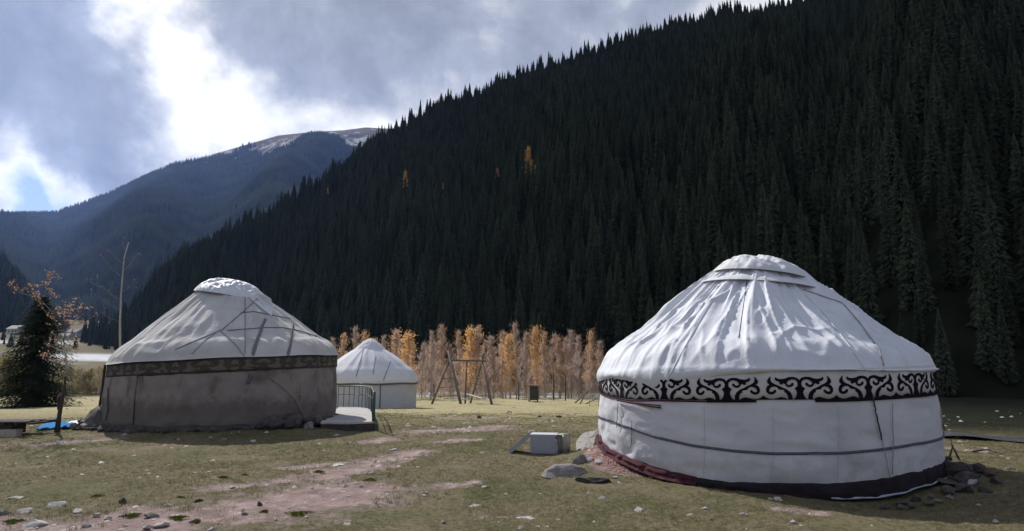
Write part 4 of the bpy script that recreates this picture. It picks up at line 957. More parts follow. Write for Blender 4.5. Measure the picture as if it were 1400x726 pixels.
def build_stones():
    o = slab('concrete_slab', [(786, 612), (792, 602), (806, 596), (820, 594), (822, 602), (812, 614), (806, 622), (792, 620)], .20, M_slab, 'cracked grey concrete slab at the left foot of the big white yurt', 'slab')
    S = [(793, 626, 26, 18, 'g', 'rounded grey stone under the left end of the concrete slab'), (808, 624, 16, 9, 'p', 'small pale stone between concrete slab and pink gravel heap'), (818, 630, 18, 7, 'p', 'flat pale stone at the front edge of the pink gravel heap'),
         (776, 643, 60, 17, 'g', 'large half buried grey boulder in front of the overturned white box'), (811, 656, 44, 10, 'd', 'dark flat rock right of the large grey boulder'), (839, 652, 15, 5, 'p', 'small white stone just right of the dark flat rock'),
         (652, 689, 24, 6, 'p', 'pale flat stone alone in the turf at bottom centre'), (664, 664, 20, 5, 'p', 'pale stone on the turf right of the small dirt patch'), (655, 663, 12, 4, 'g', 'grey chip beside the small central dirt patch'),
         (824, 678, 18, 6, 'p', 'white stone below the dark flat rock'), (876, 694, 20, 9, 'p', 'white angular stone in the turf under the left part of the big yurt'), (716, 707, 34, 5, 'p', 'long thin pale rock ridge near the bottom centre'),
         (711, 721, 12, 8, 'p', 'small white stone at the bottom edge below the long pale ridge'), (606, 712, 13, 5, 'p', 'white chip at bottom left of centre'), (764, 709, 12, 5, 'p', 'white chip right of the long pale ridge'),
         (965, 694, 13, 8, 'p', 'small white stone right of the white angular stone'), (974, 710, 15, 5, 'g', 'grey flat chip near the bottom under the big yurt'), (1084, 712, 14, 8, 'p', 'white stone at the dirt patch in the bottom right'),
         (1064, 681, 17, 6, 'p', 'pale stone lying in the yurt shadow near its front'), (582, 672, 11, 4, 'p', 'tiny pale stone left of the small central dirt patch'), (1150, 690, 14, 6, 'g', 'grey stone in the shadow under the cord knot'),
         (80, 689, 26, 10, 'p', 'light angular slab stone at far lower left, tilted like a roof'), (52, 712, 32, 11, 'p', 'long pale slab lying slanted at the bottom left corner'), (24, 679, 24, 5, 'p', 'thin white stone flake near the left edge above the slabs'),
         (36, 697, 20, 7, 'p', 'pinkish pale stone between the two slabs at lower left'), (6, 700, 16, 8, 'g', 'grey stone cut by the left picture edge'), (106, 698, 18, 7, 'p', 'pale flat stone right of the tilted light slab'), (170, 685, 15, 9, 'd', 'dark stone with a pale side on the left dirt track'),
         (131, 703, 10, 7, 'p', 'small upright pale stone at the lower edge of the left track'), (202, 719, 19, 6, 'p', 'white slab stone at the bottom edge, left one of a pair'), (218, 715, 26, 7, 'p', 'white slab stone at the bottom edge, right one of a pair'), (206, 702, 24, 7, 'g', 'grey cracked stone above the pair of white slabs'),
         (148, 707, 14, 5, 'p', 'narrow pale stone left of the grey cracked stone'), (464, 634, 20, 5, 'p', 'white flat stone on the dirt near the brown yurt shadow'), (508, 645, 16, 5, 'p', 'pale stone on the middle of the dirt track'), (538, 613, 22, 6, 'p', 'pale ledge stone where the track narrows'),
         (474, 716, 20, 5, 'p', 'white flat stone at the bottom between track and turf'), (356, 687, 10, 6, 'd', 'small dark stone in the middle of the dirt track'), (347, 602, 9, 4, 'p', 'white pebble in the turf before the brown yurt'), (240, 600, 7, 4, 'd', 'small dark clod in the turf below the brown yurt'),
         (334, 701, 10, 4, 'g', 'grey chip low on the dirt track'), (318, 664, 12, 4, 'p', 'pale chip on the upper side of the wide dirt patch'), (228, 690, 12, 4, 'p', 'pale chip beside the bright moss tufts'), (655, 570, 6, 5, 'd', 'dark round clod on the meadow right of the track'), (738, 569, 6, 3, 'd', 'left one of the small dark clods on the meadow beyond the box'), (764, 569, 9, 4, 'd', 'right one of the small dark clods on the meadow beyond the box'), (696, 563, 8, 3, 'd', 'small dark clod on the meadow beyond the swing seats'), (636, 578, 7, 3, 'p', 'pale stone at the far dirt patch'),
         (118, 718, 18, 6, 'g', 'grey flat stone at the bottom edge of the left track'), (262, 711, 13, 5, 'p', 'pale chip at the bottom of the wide dirt track'), (288, 722, 15, 6, 'p', 'pale stone cut by the bottom edge below the track'), (1250, 682, 16, 8, 'd', 'dark stone half hidden in the shadow before the plinth'),
         (1345, 612, 14, 4, 'p', 'pale stone on the far bank strip at right'), (1310, 596, 12, 4, 'p', 'white stone beside the stream behind the big yurt'), (1380, 640, 12, 4, 'g', 'grey stone near the right edge of the picture')]
    for px, py, w, h, k, lab in S:
        x, y, z = at_ground(px, py + h * .35); d = math.hypot(x, y); W_ = w / F_PX * d; H_ = h / F_PX * d; asp = random.uniform(.55, .85)
        vis = H_ / (1.0)            # image height mixes height and depth seen at a shallow angle
        hh = max(.025, vis * .72) if w / h < 3.2 else max(.02, vis * .6)
        rock('boulder' if w > 40 else 'stone', k, (x, y, z - hh * .02), (W_ * .95, W_ * asp * .8, hh * (1.5 if w < 40 else 2.0)), random.uniform(-.5, .5) + (math.pi if random.random() < .5 else 0)).__setitem__('label', lab)
        o = bpy.data.objects[-1] if False else None
    for o in COL.objects:
        if o.name.split('.')[0] in ('stone', 'boulder') and not o.parent and 'category' not in o: o['category'] = 'stone'
build_stones()

# ------------------------------------------------------------------ platform and railing of the brown yurt
def build_platform():
    zt = .30; out = [(-6.7, 25.6), (-6.0, 25.5), (-5.45, 24.9), (-4.85, 23.0), (-4.3, 20.6), (-3.93, 18.75), (-4.6, 18.4), (-5.35, 18.5), (-5.6, 19.6), (-5.9, 21.5), (-6.3, 23.4)]
    c = Vector((-5.0, 21, 0)); t = thing('entrance_platform', c, 'low concrete entrance platform with curved front right of the brown yurt', 'platform'); n = len(out); mb = MB()
    L0 = [(x - c.x, y - c.y, gz(x, y) - .1) for x, y in out]; L1 = [(x - c.x, y - c.y, zt - .05) for x, y in out]
    mb.add(L0 + L1, [(i, (i + 1) % n, n + (i + 1) % n, n + i) for i in range(n)] + [tuple(range(n, 2 * n))]); mb.build('base', M_stoneD, t)
    mb = MB(); A = [((x - c.x) * 1.02, (y - c.y) * 1.005, zt - .05) for x, y in out]; B = [(x, y, zt) for x, y, z in A]; mb.add(A + B, [(i, (i + 1) % n, n + (i + 1) % n, n + i) for i in range(n)] + [tuple(range(n, 2 * n))]); mb.build('top_slab', M_conc, t)
    for i in range(9):
        rock('edge_stone', random.choice('dg'), (-.75 + random.uniform(-.1, .15), -2.6 + i * .22, gz(-5.7, 18.6 + i * .22) + .08), (.3, .24, .2), random.uniform(0, 6), t)
    r = thing('railing', (-5.0, 21, zt), 'green iron railing with curved end round the entrance platform', 'railing')
    path = [(-6.75, 25.5), (-6.35, 25.6), (-5.95, 25.5), (-5.6, 25.1), (-5.3, 24.3), (-5.0, 23.3), (-4.72, 22.2), (-4.5, 21.2), (-4.28, 20.2), (-4.1, 19.4), (-3.95, 18.8)]
    P = [Vector((x - c.x, y - c.y, 0)) for x, y in path]
    hts = [.78 + .0 * i for i in range(len(P))]
    mb = MB(); mb.tube([p + Vector((0, 0, .80)) for p in P], .022, 6); mb.build('top_rail', M_green, r, True)
    mb = MB(); mb.tube([p + Vector((0, 0, .48)) for p in P], .013, 6); mb.build('middle_rail', M_green, r, True)
    pk = MB(); pk.tube([(0, 0, 0), (0, 0, .8)], .013, 5); me = pk.mesh('picket', M_green)
    for i in range(len(P) - 1):
        for f in (0, .5): p = P[i].lerp(P[i + 1], f); link('picket', me, r, p)
    mb = MB(); mb.tube([P[-1] + Vector((0, 0, -.42)), P[-1] + Vector((0, 0, .82))], .045, 8); mb.build('corner_post', M_green, r, True)
build_platform()

# ------------------------------------------------------------------ swing frame
def build_swing():
    def P(px, py, Y): return Vector(at_y(px, py, Y))
    def G(px, Y): x = at_y(px, 548, Y)[0]; return Vector((x, Y, gz(x, Y)))
    f1, f2, f3, f4 = G(590.5, 45.4), G(630, 42.4), G(672.5, 43.6), G(643, 47.2)
    aL, aR = P(615, 492, 43.8), P(659, 493.5, 45.2)
    o = Vector((at_y(637, 548, 44.4)[0], 44.4, gz(at_y(637, 548, 44.4)[0], 44.4))); t = thing('swing_frame', o, 'weathered log swing frame with crossed poles in the far meadow', 'swing')
    def pole(a, b, r, ext=0, nm='pole', m=M_wood):
        d = (b - a); mb = MB(); mid = (a + b) / 2 + Vector((random.uniform(-.03, .03), 0, 0)); mb.tube([a - o, mid - o, b + d * ext - o], r, 7, r * .75); mb.build(nm, m, t, True)
    pole(f1, aL, .085, .24, 'leg'); pole(f2, aL + Vector((.05, -.05, 0)), .10, .22, 'leg'); pole(f3, aR, .095, .10, 'leg'); pole(f4, aR + Vector((0, .08, 0)), .08, .18, 'leg')
    pole(aL + Vector((-.3, 0, -.02)), aR + Vector((.25, 0, .0)), .08, 0, 'crossbeam')
    m0 = P(638.5, 493, 44.5); pole(Vector((m0.x - .1, 44.6, gz(m0.x, 44.6))), m0, .07, 0, 'centre_post')
    for a, b, c_, fr in ((f1, aL, f2, .38), (f1, aL, f2, .58), (f1, aL, f2, .18), (f4, aR, f3, .40), (f4, aR, f3, .62), (f4, aR, f3, .2)): pole(a.lerp(b, fr), c_.lerp(b, fr), .03, 0, 'rung')
    for (x0, y0, Y0), (x1, y1, Y1) in ((((612, 543.5, 43.4)), (641, 546.5, 43.0)), ((637, 538.5, 45.6), (660, 545, 43.6))):
        a, b = P(x0, y0, Y0), P(x1, y1, Y1); d = (b - a).normalized(); s = Vector((0, 0, 1)).cross(d).normalized() * .16; u = Vector((0, 0, .025)); mb = MB()
        vs = [a - s - u, a + s - u, b + s - u, b - s - u, a - s + u, a + s + u, b + s + u, b - s + u]; mb.add([v - o for v in vs], [(0, 1, 2, 3), (7, 6, 5, 4), (0, 4, 5, 1), (1, 5, 6, 2), (2, 6, 7, 3), (3, 7, 4, 0)]); mb.build('seat_board', M_woodP, t)
        for q in (a, b):
            top = aL.lerp(aR, .25 if x0 < 620 and q is a else .5 if q is a or x0 < 620 else .85)
            mb = MB(); mb.tube([q - o, top - o], .010, 4); mb.build('swing_rope', M_ropeD, t)
build_swing()

# ------------------------------------------------------------------ overturned white box
def build_box():
    x, y, z = at_ground(743, 621); yaw = R_(-9); t = thing('metal_cabinet', (x, y, z), 'overturned grey white metal cabinet with its door swung down on the turf', 'cabinet', rz=yaw)
    w, d, h = .54, .40, .37
    def panel(nm, c, dm, rot=None, m=M_grey_metal): mb = MB(); mb.box(c, dm, rot); return mb.build(nm, m, t)
    panel('front_panel', (0, 0, h / 2 + .02), (w, .012, h)); panel('back_panel', (0, d, h / 2 + .02), (w, .012, h)); panel('top_panel', (0, d / 2, h + .022), (w + .02, d + .02, .014), m=mat('white_enamel', (.55, .56, .58), (.66, .66, .68), rough=.5, scale=6, spec=.4)); panel('bottom_panel', (0, d / 2, .012), (w, d, .012))
    panel('shelf', (.02, d / 2, h * .55), (.02, d - .03, h - .03), m=M_woodD)
    # door hanging from the upper left edge down to the ground
    L_ = .56; a = math.atan2(h, .44); rot = Matrix.Rotation(-a, 3, 'Y')
    mb = MB(); mb.box((-w / 2 - .225, d / 2, h / 2 + .03), (L_, d, .085), rot); mb.build('door', M_grey_metal, t)
    # curled foil end at the right
    th = np.linspace(0, 1, 12); V = []; F = []
    for i, q in enumerate(th):
        xx = w / 2 + .02 + .24 * q; yy = -.0 + .05 * math.sin(q * 7) + .02; V += [(xx, yy, .0 + .03 * q), (xx + .02 * math.sin(q * 9), yy + .02, h * .5), (xx, yy + .01 * math.sin(q * 11), h + .02 + .015 * q)]
    for i in range(11):
        for k in (0, 1): F.append((i * 3 + k, (i + 1) * 3 + k, (i + 1) * 3 + k + 1, i * 3 + k + 1))
    mb = MB(); mb.add(V, F); mb.add([(vx, vy + d * .85, vz) for vx, vy, vz in V], F); 
    mb.add([V[2], V[35], (V[35][0], V[35][1] + d * .85, V[35][2]), (V[2][0], V[2][1] + d * .85, V[2][2])], [(0, 1, 2, 3)])
    o = mb.build('foil_lining', M_lamin, t, True); s = o.modifiers.new('thick', 'SOLIDIFY'); s.thickness = .006
    mb = MB(); mb.tube([(w / 2 + .005, -.012, -.0), (w / 2 + .02, -.015, .15), (w / 2 - .005, -.015, .3), (w / 2 + .0, -.012, h + .02)], .014, 6); mb.build('door_gasket', mat('gasket', (.6, .6, .62)), t, True)
    for sx in (-1, 1): panel('foot', (sx * (w / 2 - .04), .03, .0), (.05, .05, .04))
build_box()

# ------------------------------------------------------------------ left foreground bits
def build_left_bits():
    # leaning small tree by the blue tarp
    Y = 17.4; P = lambda px, py, dy=0: Vector(at_y(px, py, Y + dy)); x, y, z = at_ground(78, 590); b = Vector((x, y, z)); Y = y
    t = thing('small_tree', b, 'small leaning pale barked tree with a few dry leaves beside the blue tarp', 'tree')
    pth = [P(78, 592), P(80, 575), P(83, 556), P(87, 535), P(90, 515), P(91, 495), P(88, 475), P(87, 462), P(92, 451), P(101, 440), P(110, 432)]
    mb = MB(); mb.tube([p - b for p in pth[:5]], .07, 8, .034); mb.build('lower_trunk', M_woodD, t, True)
    mb = MB(); mb.tube([p - b for p in pth[4:]], .032, 7, .010); mb.build('upper_trunk', M_barkP, t, True)
    mb = MB(); mb.tube([P(81, 560) - b, P(80, 548) - b, P(81, 541) - b], .05, 7, .035); mb.build('stub', M_woodD, t, True)
    br = MB(); tips = []; rg = random.Random(5)
    for s, e in [((88, 475), (60, 470)), ((87, 462), (96, 425)), ((87, 465), (70, 425)), ((96, 444), (118, 440)), ((92, 451), (84, 420)), ((76, 438), (45, 405)), ((70, 425), (36, 385)), ((82, 425), (60, 385)), ((101, 440), (112, 418)), ((90, 500), (62, 487)), ((45, 405), (15, 392)), ((60, 400), (68, 378)), ((88, 480), (112, 468))]:
        a, c = P(*s), P(*e, rg.uniform(-.6, .6)); m_ = (a + c) / 2 + Vector((0, 0, -.05)); br.tube([a - b, m_ - b, c - b], .010, 5, .003); tips += [(a, c)] * 2
        for k in range(7):
            q = a.lerp(c, rg.uniform(.3, 1)); e2 = q + Vector((rg.gauss(0, .18), rg.gauss(0, .18), rg.uniform(-.05, .3))); br.tube([q - b, e2 - b], .0045, 3, .002, cap=False); tips.append((q, e2))
    br.build('branches', M_bark, t)
    lf = MB()
    for k in range(560):
        a, c = rg.choice(tips)
        s = a.lerp(c, rg.uniform(.45, 1.05)) + Vector((rg.gauss(0, .03), rg.gauss(0, .03), rg.gauss(0, .03))) - b; u = Vector((rg.gauss(0, 1), rg.gauss(0, 1), rg.gauss(0, 1))).normalized() * rg.uniform(.018, .042); w = u.orthogonal().normalized() * u.length * .55
        lf.add([s - u, s - w, s + u, s + w], [(0, 1, 2, 3)])
    lf.build('leaves', M_leafB, t)
    # big spruce behind
    Y2 = 42.; x2 = at_y(44, 540, Y2)[0]; z2 = gz(x2, Y2); zt = at_y(40, 398, Y2)[2]
    h = zt - z2; t2 = thing('spruce_tree', (x2, Y2, z2), 'broad dark spruce standing alone at the left edge of the meadow', 'tree')
    rg = random.Random(9); mb = MB()
    for l in range(44):
        q = l / 44; zz = h * (.02 + .96 * q); rad = (3.0 * (1 - q) ** .62 * (1 + .12 * math.sin(l * 1.7)) + .1) * (1 if q > .06 else .9)
        for k in range(int(30 * (1 - .5 * q)) + 7):
            a = rg.uniform(0, 6.28); L_ = rad * rg.uniform(.6, 1.12); ca, sa = math.cos(a), math.sin(a); dz = -L_ * rg.uniform(.15, .4)
            for j in range(7):
                f = (j + .6) / 7; px_, pz = L_ * f, zz + dz * f + .10 * math.sin(f * 3.1) * L_ * .3
                for sd_ in (-1, 1):
                    ln = L_ * .30 * (1.15 - f) + .10; aa = a + sd_ * rg.uniform(.4, 1.0); p0 = Vector((ca * px_, sa * px_, pz)); p1 = p0 + Vector((math.cos(aa) * ln, math.sin(aa) * ln, -ln * rg.uniform(.1, .6))); wd = Vector((-math.sin(aa), math.cos(aa), 0)) * .045
                    mb.add([p0 - wd, p0 + wd, p1], [(0, 1, 2)])
    mb.build('crown', M_needleN, t2)
    tk = MB(); tk.tube([(0, 0, 0), (0, 0, h * .97)], .13, 7, .02); tk.build('trunk', M_bark, t2, True)
    # thin bare tree behind the brown yurt
    Y3 = 30.; P3 = lambda px, py, dy=0: Vector(at_y(px, py, Y3 + dy)); xb = P3(163, 540).x; b3 = Vector((xb, Y3, gz(xb, Y3)))
    t3 = thing('bare_tree', b3, 'tall thin bare pale sapling rising behind the left roof edge of the brown yurt', 'tree')
    mb = MB(); mb.tube([Vector((0, 0, 0))] + [P3(*q) - b3 for q in ((165, 500), (164, 463), (164, 440), (165, 415), (166, 395), (168, 372), (170, 352), (176, 331))], .06, 7, .02); mb.build('trunk', M_barkP, t3, True)
    br = MB(); lf = MB(); rg = random.Random(11)
    for s, e in [((166, 410), (140, 393)), ((165, 425), (125, 398)), ((168, 380), (140, 352)), ((170, 362), (148, 340)), ((168, 372), (190, 345)), ((165, 440), (135, 425)), ((172, 345), (165, 318)), ((166, 400), (186, 382)), ((140, 393), (118, 380))]:
        a, c = P3(*s), P3(*e, rg.uniform(-.5, .5)); br.tube([a - b3, (a + c) / 2 - b3 - Vector((0, 0, .08)), c - b3], .012, 4, .004)
        for k in range(8):
            q = a.lerp(c, rg.uniform(.3, 1)); e2 = q + Vector((rg.gauss(0, .25), rg.gauss(0, .2), rg.gauss(.1, .2))); br.tube([q - b3, e2 - b3], .004, 3, .002, cap=False)
            if rg.random() < .35: u = Vector((rg.gauss(0, 1), rg.gauss(0, 1), rg.gauss(0, 1))).normalized() * .035; w = u.orthogonal().normalized() * .02; lf.add([e2 - b3 - u, e2 - b3 - w, e2 - b3 + u, e2 - b3 + w], [(0, 1, 2, 3)])
    br.build('branches', M_bark, t3); lf.build('leaves', M_leafB, t3)
    # blue tarp with a pale end
    def sheet(nm, quad, m, lab, seed):
        pts = [at_ground(*q) for q in quad]; nx, ny = 26, 9; V = []
        for i in range(nx):
            for j in range(ny):
                u, v = i / (nx - 1), j / (ny - 1); p = [(pts[0][k] * (1 - u) + pts[1][k] * u) * (1 - v) + (pts[3][k] * (1 - u) + pts[2][k] * u) * v for k in range(2)]
                p[0] += .08 * float(vnoise(u * 6, v * 3, seed)); p[1] += .12 * float(vnoise(u * 6, v * 3, seed + 5)); V.append((p[0], p[1], gz(*p) + .03 + .06 * abs(float(vnoise(u * 9, v * 4, seed + 2))) + .05 * math.sin(v * 3.14)))
        me = mesh_np(nm, V, grid(nx, ny), m, True); o = link(nm, me); s = o.modifiers.new('thick', 'SOLIDIFY'); s.thickness = .005; tag(o, lab, 'tarp')
    sheet('tarp', [(50, 590), (96, 587), (98, 580), (66, 582)], M_blue, 'crumpled bright blue tarp on the grass at the foot of the small leaning tree', 1)
    sheet('tarp', [(90, 587), (124, 583), (122, 574), (98, 580)], M_tarpP, 'pale grey blue plastic sheet between the blue tarp and the brown yurt', 3)
    # heap at the left foot of the brown yurt
    x, y, z = at_ground(131, 582); t = thing('rubble_heap', (x, y, z), 'small heap of brown sacking and stones at the left foot of the brown yurt', 'heap')
    mb = MB(); n = 14
    V = [(0, 0, .55)]; 
    for r_, zz in ((.22, .42), (.42, .22), (.6, .0)):
        for i in range(n): a = i * 6.283 / n; q = r_ * (1 + .25 * math.sin(i * 2.3 + r_ * 9)); V.append((q * math.cos(a) + .12, q * math.sin(a), zz * (1 + .15 * math.sin(i * 1.9)) - .03))
    F = [(0, 1 + i, 1 + (i + 1) % n) for i in range(n)] + [(1 + k * n + i, 1 + (k + 1) * n + i, 1 + (k + 1) * n + (i + 1) % n, 1 + k * n + (i + 1) % n) for k in range(2) for i in range(n)]
    mb.add(V, F); mb.build('sacking', mat('brown_sacking', (.10, .085, .075), (.18, .155, .135), scale=6, bump=1, bscale=14), t, True)
    for i in range(9): rock('heap_stone', random.choice('dgp'), (random.uniform(-.5, .6), random.uniform(-.65, -.3), .05), (.24, .2, .15), random.uniform(0, 6), t)
    # outdoor table at the picture edge
    x, y, z = at_ground(14, 597); t = thing('outdoor_table', (x, y, z), 'low table of grey slats on a dark block, cut by the left picture edge', 'table')
    zt = at_y(10, 577, y)[2] - z
    for i in range(9):
        mb = MB(); L_ = random.uniform(1.1, 1.4); mb.box((.05 + L_ / 2 - 1.0 + .09 * i * .3, -.05 + i * .105, zt + random.uniform(-.012, .012)), (L_, .088, .03), Matrix.Rotation(R_(random.uniform(-4, 4)), 3, 'Z'), .004); mb.build('slat', M_wood, t)
    mb = MB(); mb.box((-.28, .3, zt * .58), (.5, .5, zt * .7), None, .02); mb.build('dark_block', M_woodD, t)
    mb = MB(); mb.box((-.10, .0, .09), (.62, .26, .18), Matrix.Rotation(R_(3), 3, 'Z'), .01); mb.build('pale_beam', M_woodP, t)
    for i in range(3): mb = MB(); mb.box((-.2 + i * .35, .4, zt - .04), (.07, .95, .05)); mb.build('bearer', M_woodD, t)
build_left_bits()

# ------------------------------------------------------------------ middle distance
def build_mid():
    # small wooden shelter
    Y = 50.; x = at_y(729, 543, Y)[0]; z = gz(x, Y); t = thing('wooden_shelter', (x, Y, z), 'small dark wooden shelter box with flat roof before the birches', 'shelter', rz=R_(-8))
    h = at_y(729, 527, Y)[2] - z
    mb = MB(); mb.box((-.30, .0, h * .5), (.12, .5, h * .95)); mb.build('side_board', M_woodP, t)
    mb = MB(); mb.box((.08, .0, h * .52), (.62, .5, h * .85)); mb.build('body', M_woodD, t)
    mb = MB(); mb.box((0, -.05, h), (.95, .8, .07), Matrix.Rotation(R_(2), 3, 'Y')); mb.build('roof', M_wood, t)
    for sx in (-.3, .35): mb = MB(); mb.box((sx, -.2, h * .1), (.08, .08, h * .25)); mb.build('leg', M_woodD, t)
    # gate frame
    Y = 40.; a, b = at_y(806, 553, Y), at_y(826, 556, Y - 1.5); t = thing('metal_gate', (a[0], Y, gz(a[0], Y)), 'pale metal bar gate panel behind the left edge of the big white yurt', 'gate'); L_ = 1.05
    for hz in (.08, .3, .52, .72): mb = MB(); mb.tube([(0, 0, hz), (L_, -.4, hz)], .018, 5); mb.build('bar', M_conc, t, True)
    for u in (0, .5, 1): mb = MB(); mb.tube([(L_ * u, -.4 * u, 0), (L_ * u, -.4 * u, .78)], .022, 5); mb.build('upright', M_conc, t, True)
    # leaning poles
    for i, (x0, y0, x1, y1, lab) in enumerate([(786, 551, 818, 522, 'long pale pole leaning at a low slant before the birches'), (793, 548, 806, 526, 'short steep pole leaning beside the long slanted pole'), (800, 552, 823, 540, 'lowest slanted pole touching the metal gate')]):
        Y = 46 - i; p0 = Vector(at_y(x0, y0, Y)); p0.z = gz(p0.x, Y); p1 = Vector(at_y(x1, y1, Y + .5)); mb = MB(); mb.tube([Vector((0, 0, 0)), (p1 - p0) * .5 + Vector((0, 0, -.04)), p1 - p0], .045, 6, .03); o = mb.build('leaning_pole', M_wood, None, True); o.location = p0; tag(o, lab, 'pole', 'poles leaning before the birches')
    for px, top, lab in ((757, 508, 'dark upright fence post right of the wooden shelter'), (773, 512, 'dark upright fence post left of the leaning poles'), (709, 521, 'thin upright post left of the wooden shelter'), (593, 525, 'thin upright post left of the swing frame')):
        Y = 53.; x = at_y(px, 545, Y)[0]; z = gz(x, Y); zt = at_y(px, top, Y)[2]; mb = MB(); mb.tube([(0, 0, 0), (.02, 0, (zt - z) / 2), (0, 0, zt - z)], .05, 6, .04); o = mb.build('fence_post', M_woodD, None, True); o.location = (x, Y, z); tag(o, lab, 'post', 'posts before the birches')
    # bushes and trees around the far left valley
    for i in range(34):
        px = 92 + (i % 17) * 3.3 + random.uniform(-2, 2) if i < 26 else random.uniform(-12, 20); Y = random.uniform(72, 92); x, _, zt = at_y(px, random.uniform(500, 513) if i < 26 else random.uniform(480, 500), Y); z = gz(x, Y) - .1
        v = random.choice(V_bushB + V_bushG[:1]) if i % 3 else V_bushG[i % 2]
        place_leafy(v, (x, Y, z), (zt - z) / 2.0, random.uniform(0, 6.28), 'bush', 'brownish olive bush in the thicket beyond the grass between lone spruce and brown yurt' if i < 26 else 'greyish bare bush beside the lone spruce at the left picture edge', 'bush', 'bushes beyond the grass at left' if i < 26 else 'bushes at the left picture edge', random.uniform(1.2, 1.8))
    V_pk = leafy_variant(91, 9, 2.2, 900, 500, .2, M_twig, M_leafB, up=.5)
    for px, top, base, r, lab in [(140, 453, 472, 520, 'pinkish bare tree in the valley left of the brown yurt roof'), (152, 452, 472, 530, 'second pinkish bare tree close to the thin bare sapling'), (131, 459, 474, 515, 'smaller pinkish tree at the left of the valley pair'), (104, 470, 478, 470, 'low shrub tree near the valley houses'), (60, 462, 476, 560, 'pale tree in the valley hidden behind the lone spruce')]:
        d = Vector(ray(px, base)); Y = r * .87; x, _, zb = at_y(px, base, Y); z = gz(x, Y) - .4; zt = at_y(px, top, Y)[2]; place_leafy(V_pk, (x, Y, z), max(4, zt - z) / 9, 1, 'valley_tree', lab, 'tree', sx=.9)
    rg = random.Random(4)
    for px, r, w, lab in [(100, 560, 11, 'small white house far up the valley, left of the pinkish trees'), (112, 600, 7, 'tiny grey roofed shed beside the white valley house'), (88, 520, 8, 'low pale hut in the valley left of the white house'), (20, 560, 12, 'pale farmhouse in the valley at the left picture edge')]:
        Y = r * .87; x = at_y(px, 480, Y)[0]; z = gz(x, Y); t = thing('farmhouse', (x, Y, z), lab, 'house', rz=rg.uniform(-.5, .5)); hh = w * .32
        mb = MB(); mb.box((0, 0, hh / 2), (w, w * .6, hh)); mb.build('walls', M_white, t)
        mb = MB(); a, b = w * .55, w * .36; mb.add([(-a, -b, hh), (a, -b, hh), (a, b, hh), (-a, b, hh), (-a, 0, hh * 1.75), (a, 0, hh * 1.75)], [(0, 1, 5, 4), (2, 3, 4, 5), (0, 4, 3), (1, 2, 5), (0, 3, 2, 1)]); mb.build('roof', M_conc, t)
        for u in (-.28, .05, .3): mb = MB(); mb.box((u * w, -w * .3 - .03, hh * .55), (w * .1, .08, hh * .35)); mb.build('window', M_black, t)
    for i in range(46):
        px = rg.uniform(-30, 168); r = rg.uniform(410, 640); Y = r * .86; x = at_y(px, 480, Y)[0]; z = gz(x, Y) - .3; s = rg.uniform(.14, .4)
        o = link('valley_spruce', SPR[i % 5], None, (x, Y, z), (0, 0, rg.uniform(0, 6)), (s * 1.5, s * 1.5, s)); tag(o, 'small dark conifer scattered on the far valley floor at left', 'tree', 'small conifers on the far valley floor')
    # things at the right behind the big yurt
    for k, (pts, lab) in enumerate([([(1296, 626), (1302, 606), (1299, 596)], 'forked dry branch standing behind the right side of the big yurt'), ([(1312, 626), (1304, 610), (1300, 603)], 'shorter dry stick leaning against the forked branch'), ([(1330, 619), (1350, 616), (1372, 622)], 'long dark driftwood branch lying on the bank at right')]):
        Y = 13.2 if k < 2 else 16; P = [Vector(at_y(*q, Y)) for q in pts]
        if k == 2: P = [Vector(at_ground(*q)) + Vector((0, 0, .03)) for q in pts]
        mb = MB(); mb.tube([p - P[0] for p in P], .022, 6, .010); o = mb.build('dry_branch', M_woodD, None, True); o.location = P[0] + (Vector((0, 0, -.06)) if k < 2 else Vector((0, 0, 0))); tag(o, lab, 'branch')
    p0 = Vector(at_ground(1291, 588)); mb = MB(); mb.tube([(0, 0, 0), (-.03, 0, .5), (-.08, 0, 1.0)], .03, 6, .02); o = mb.build('stake', M_wood, None, True); o.location = p0; tag(o, 'pale leaning stake behind the right edge of the big yurt', 'stake')
build_mid()

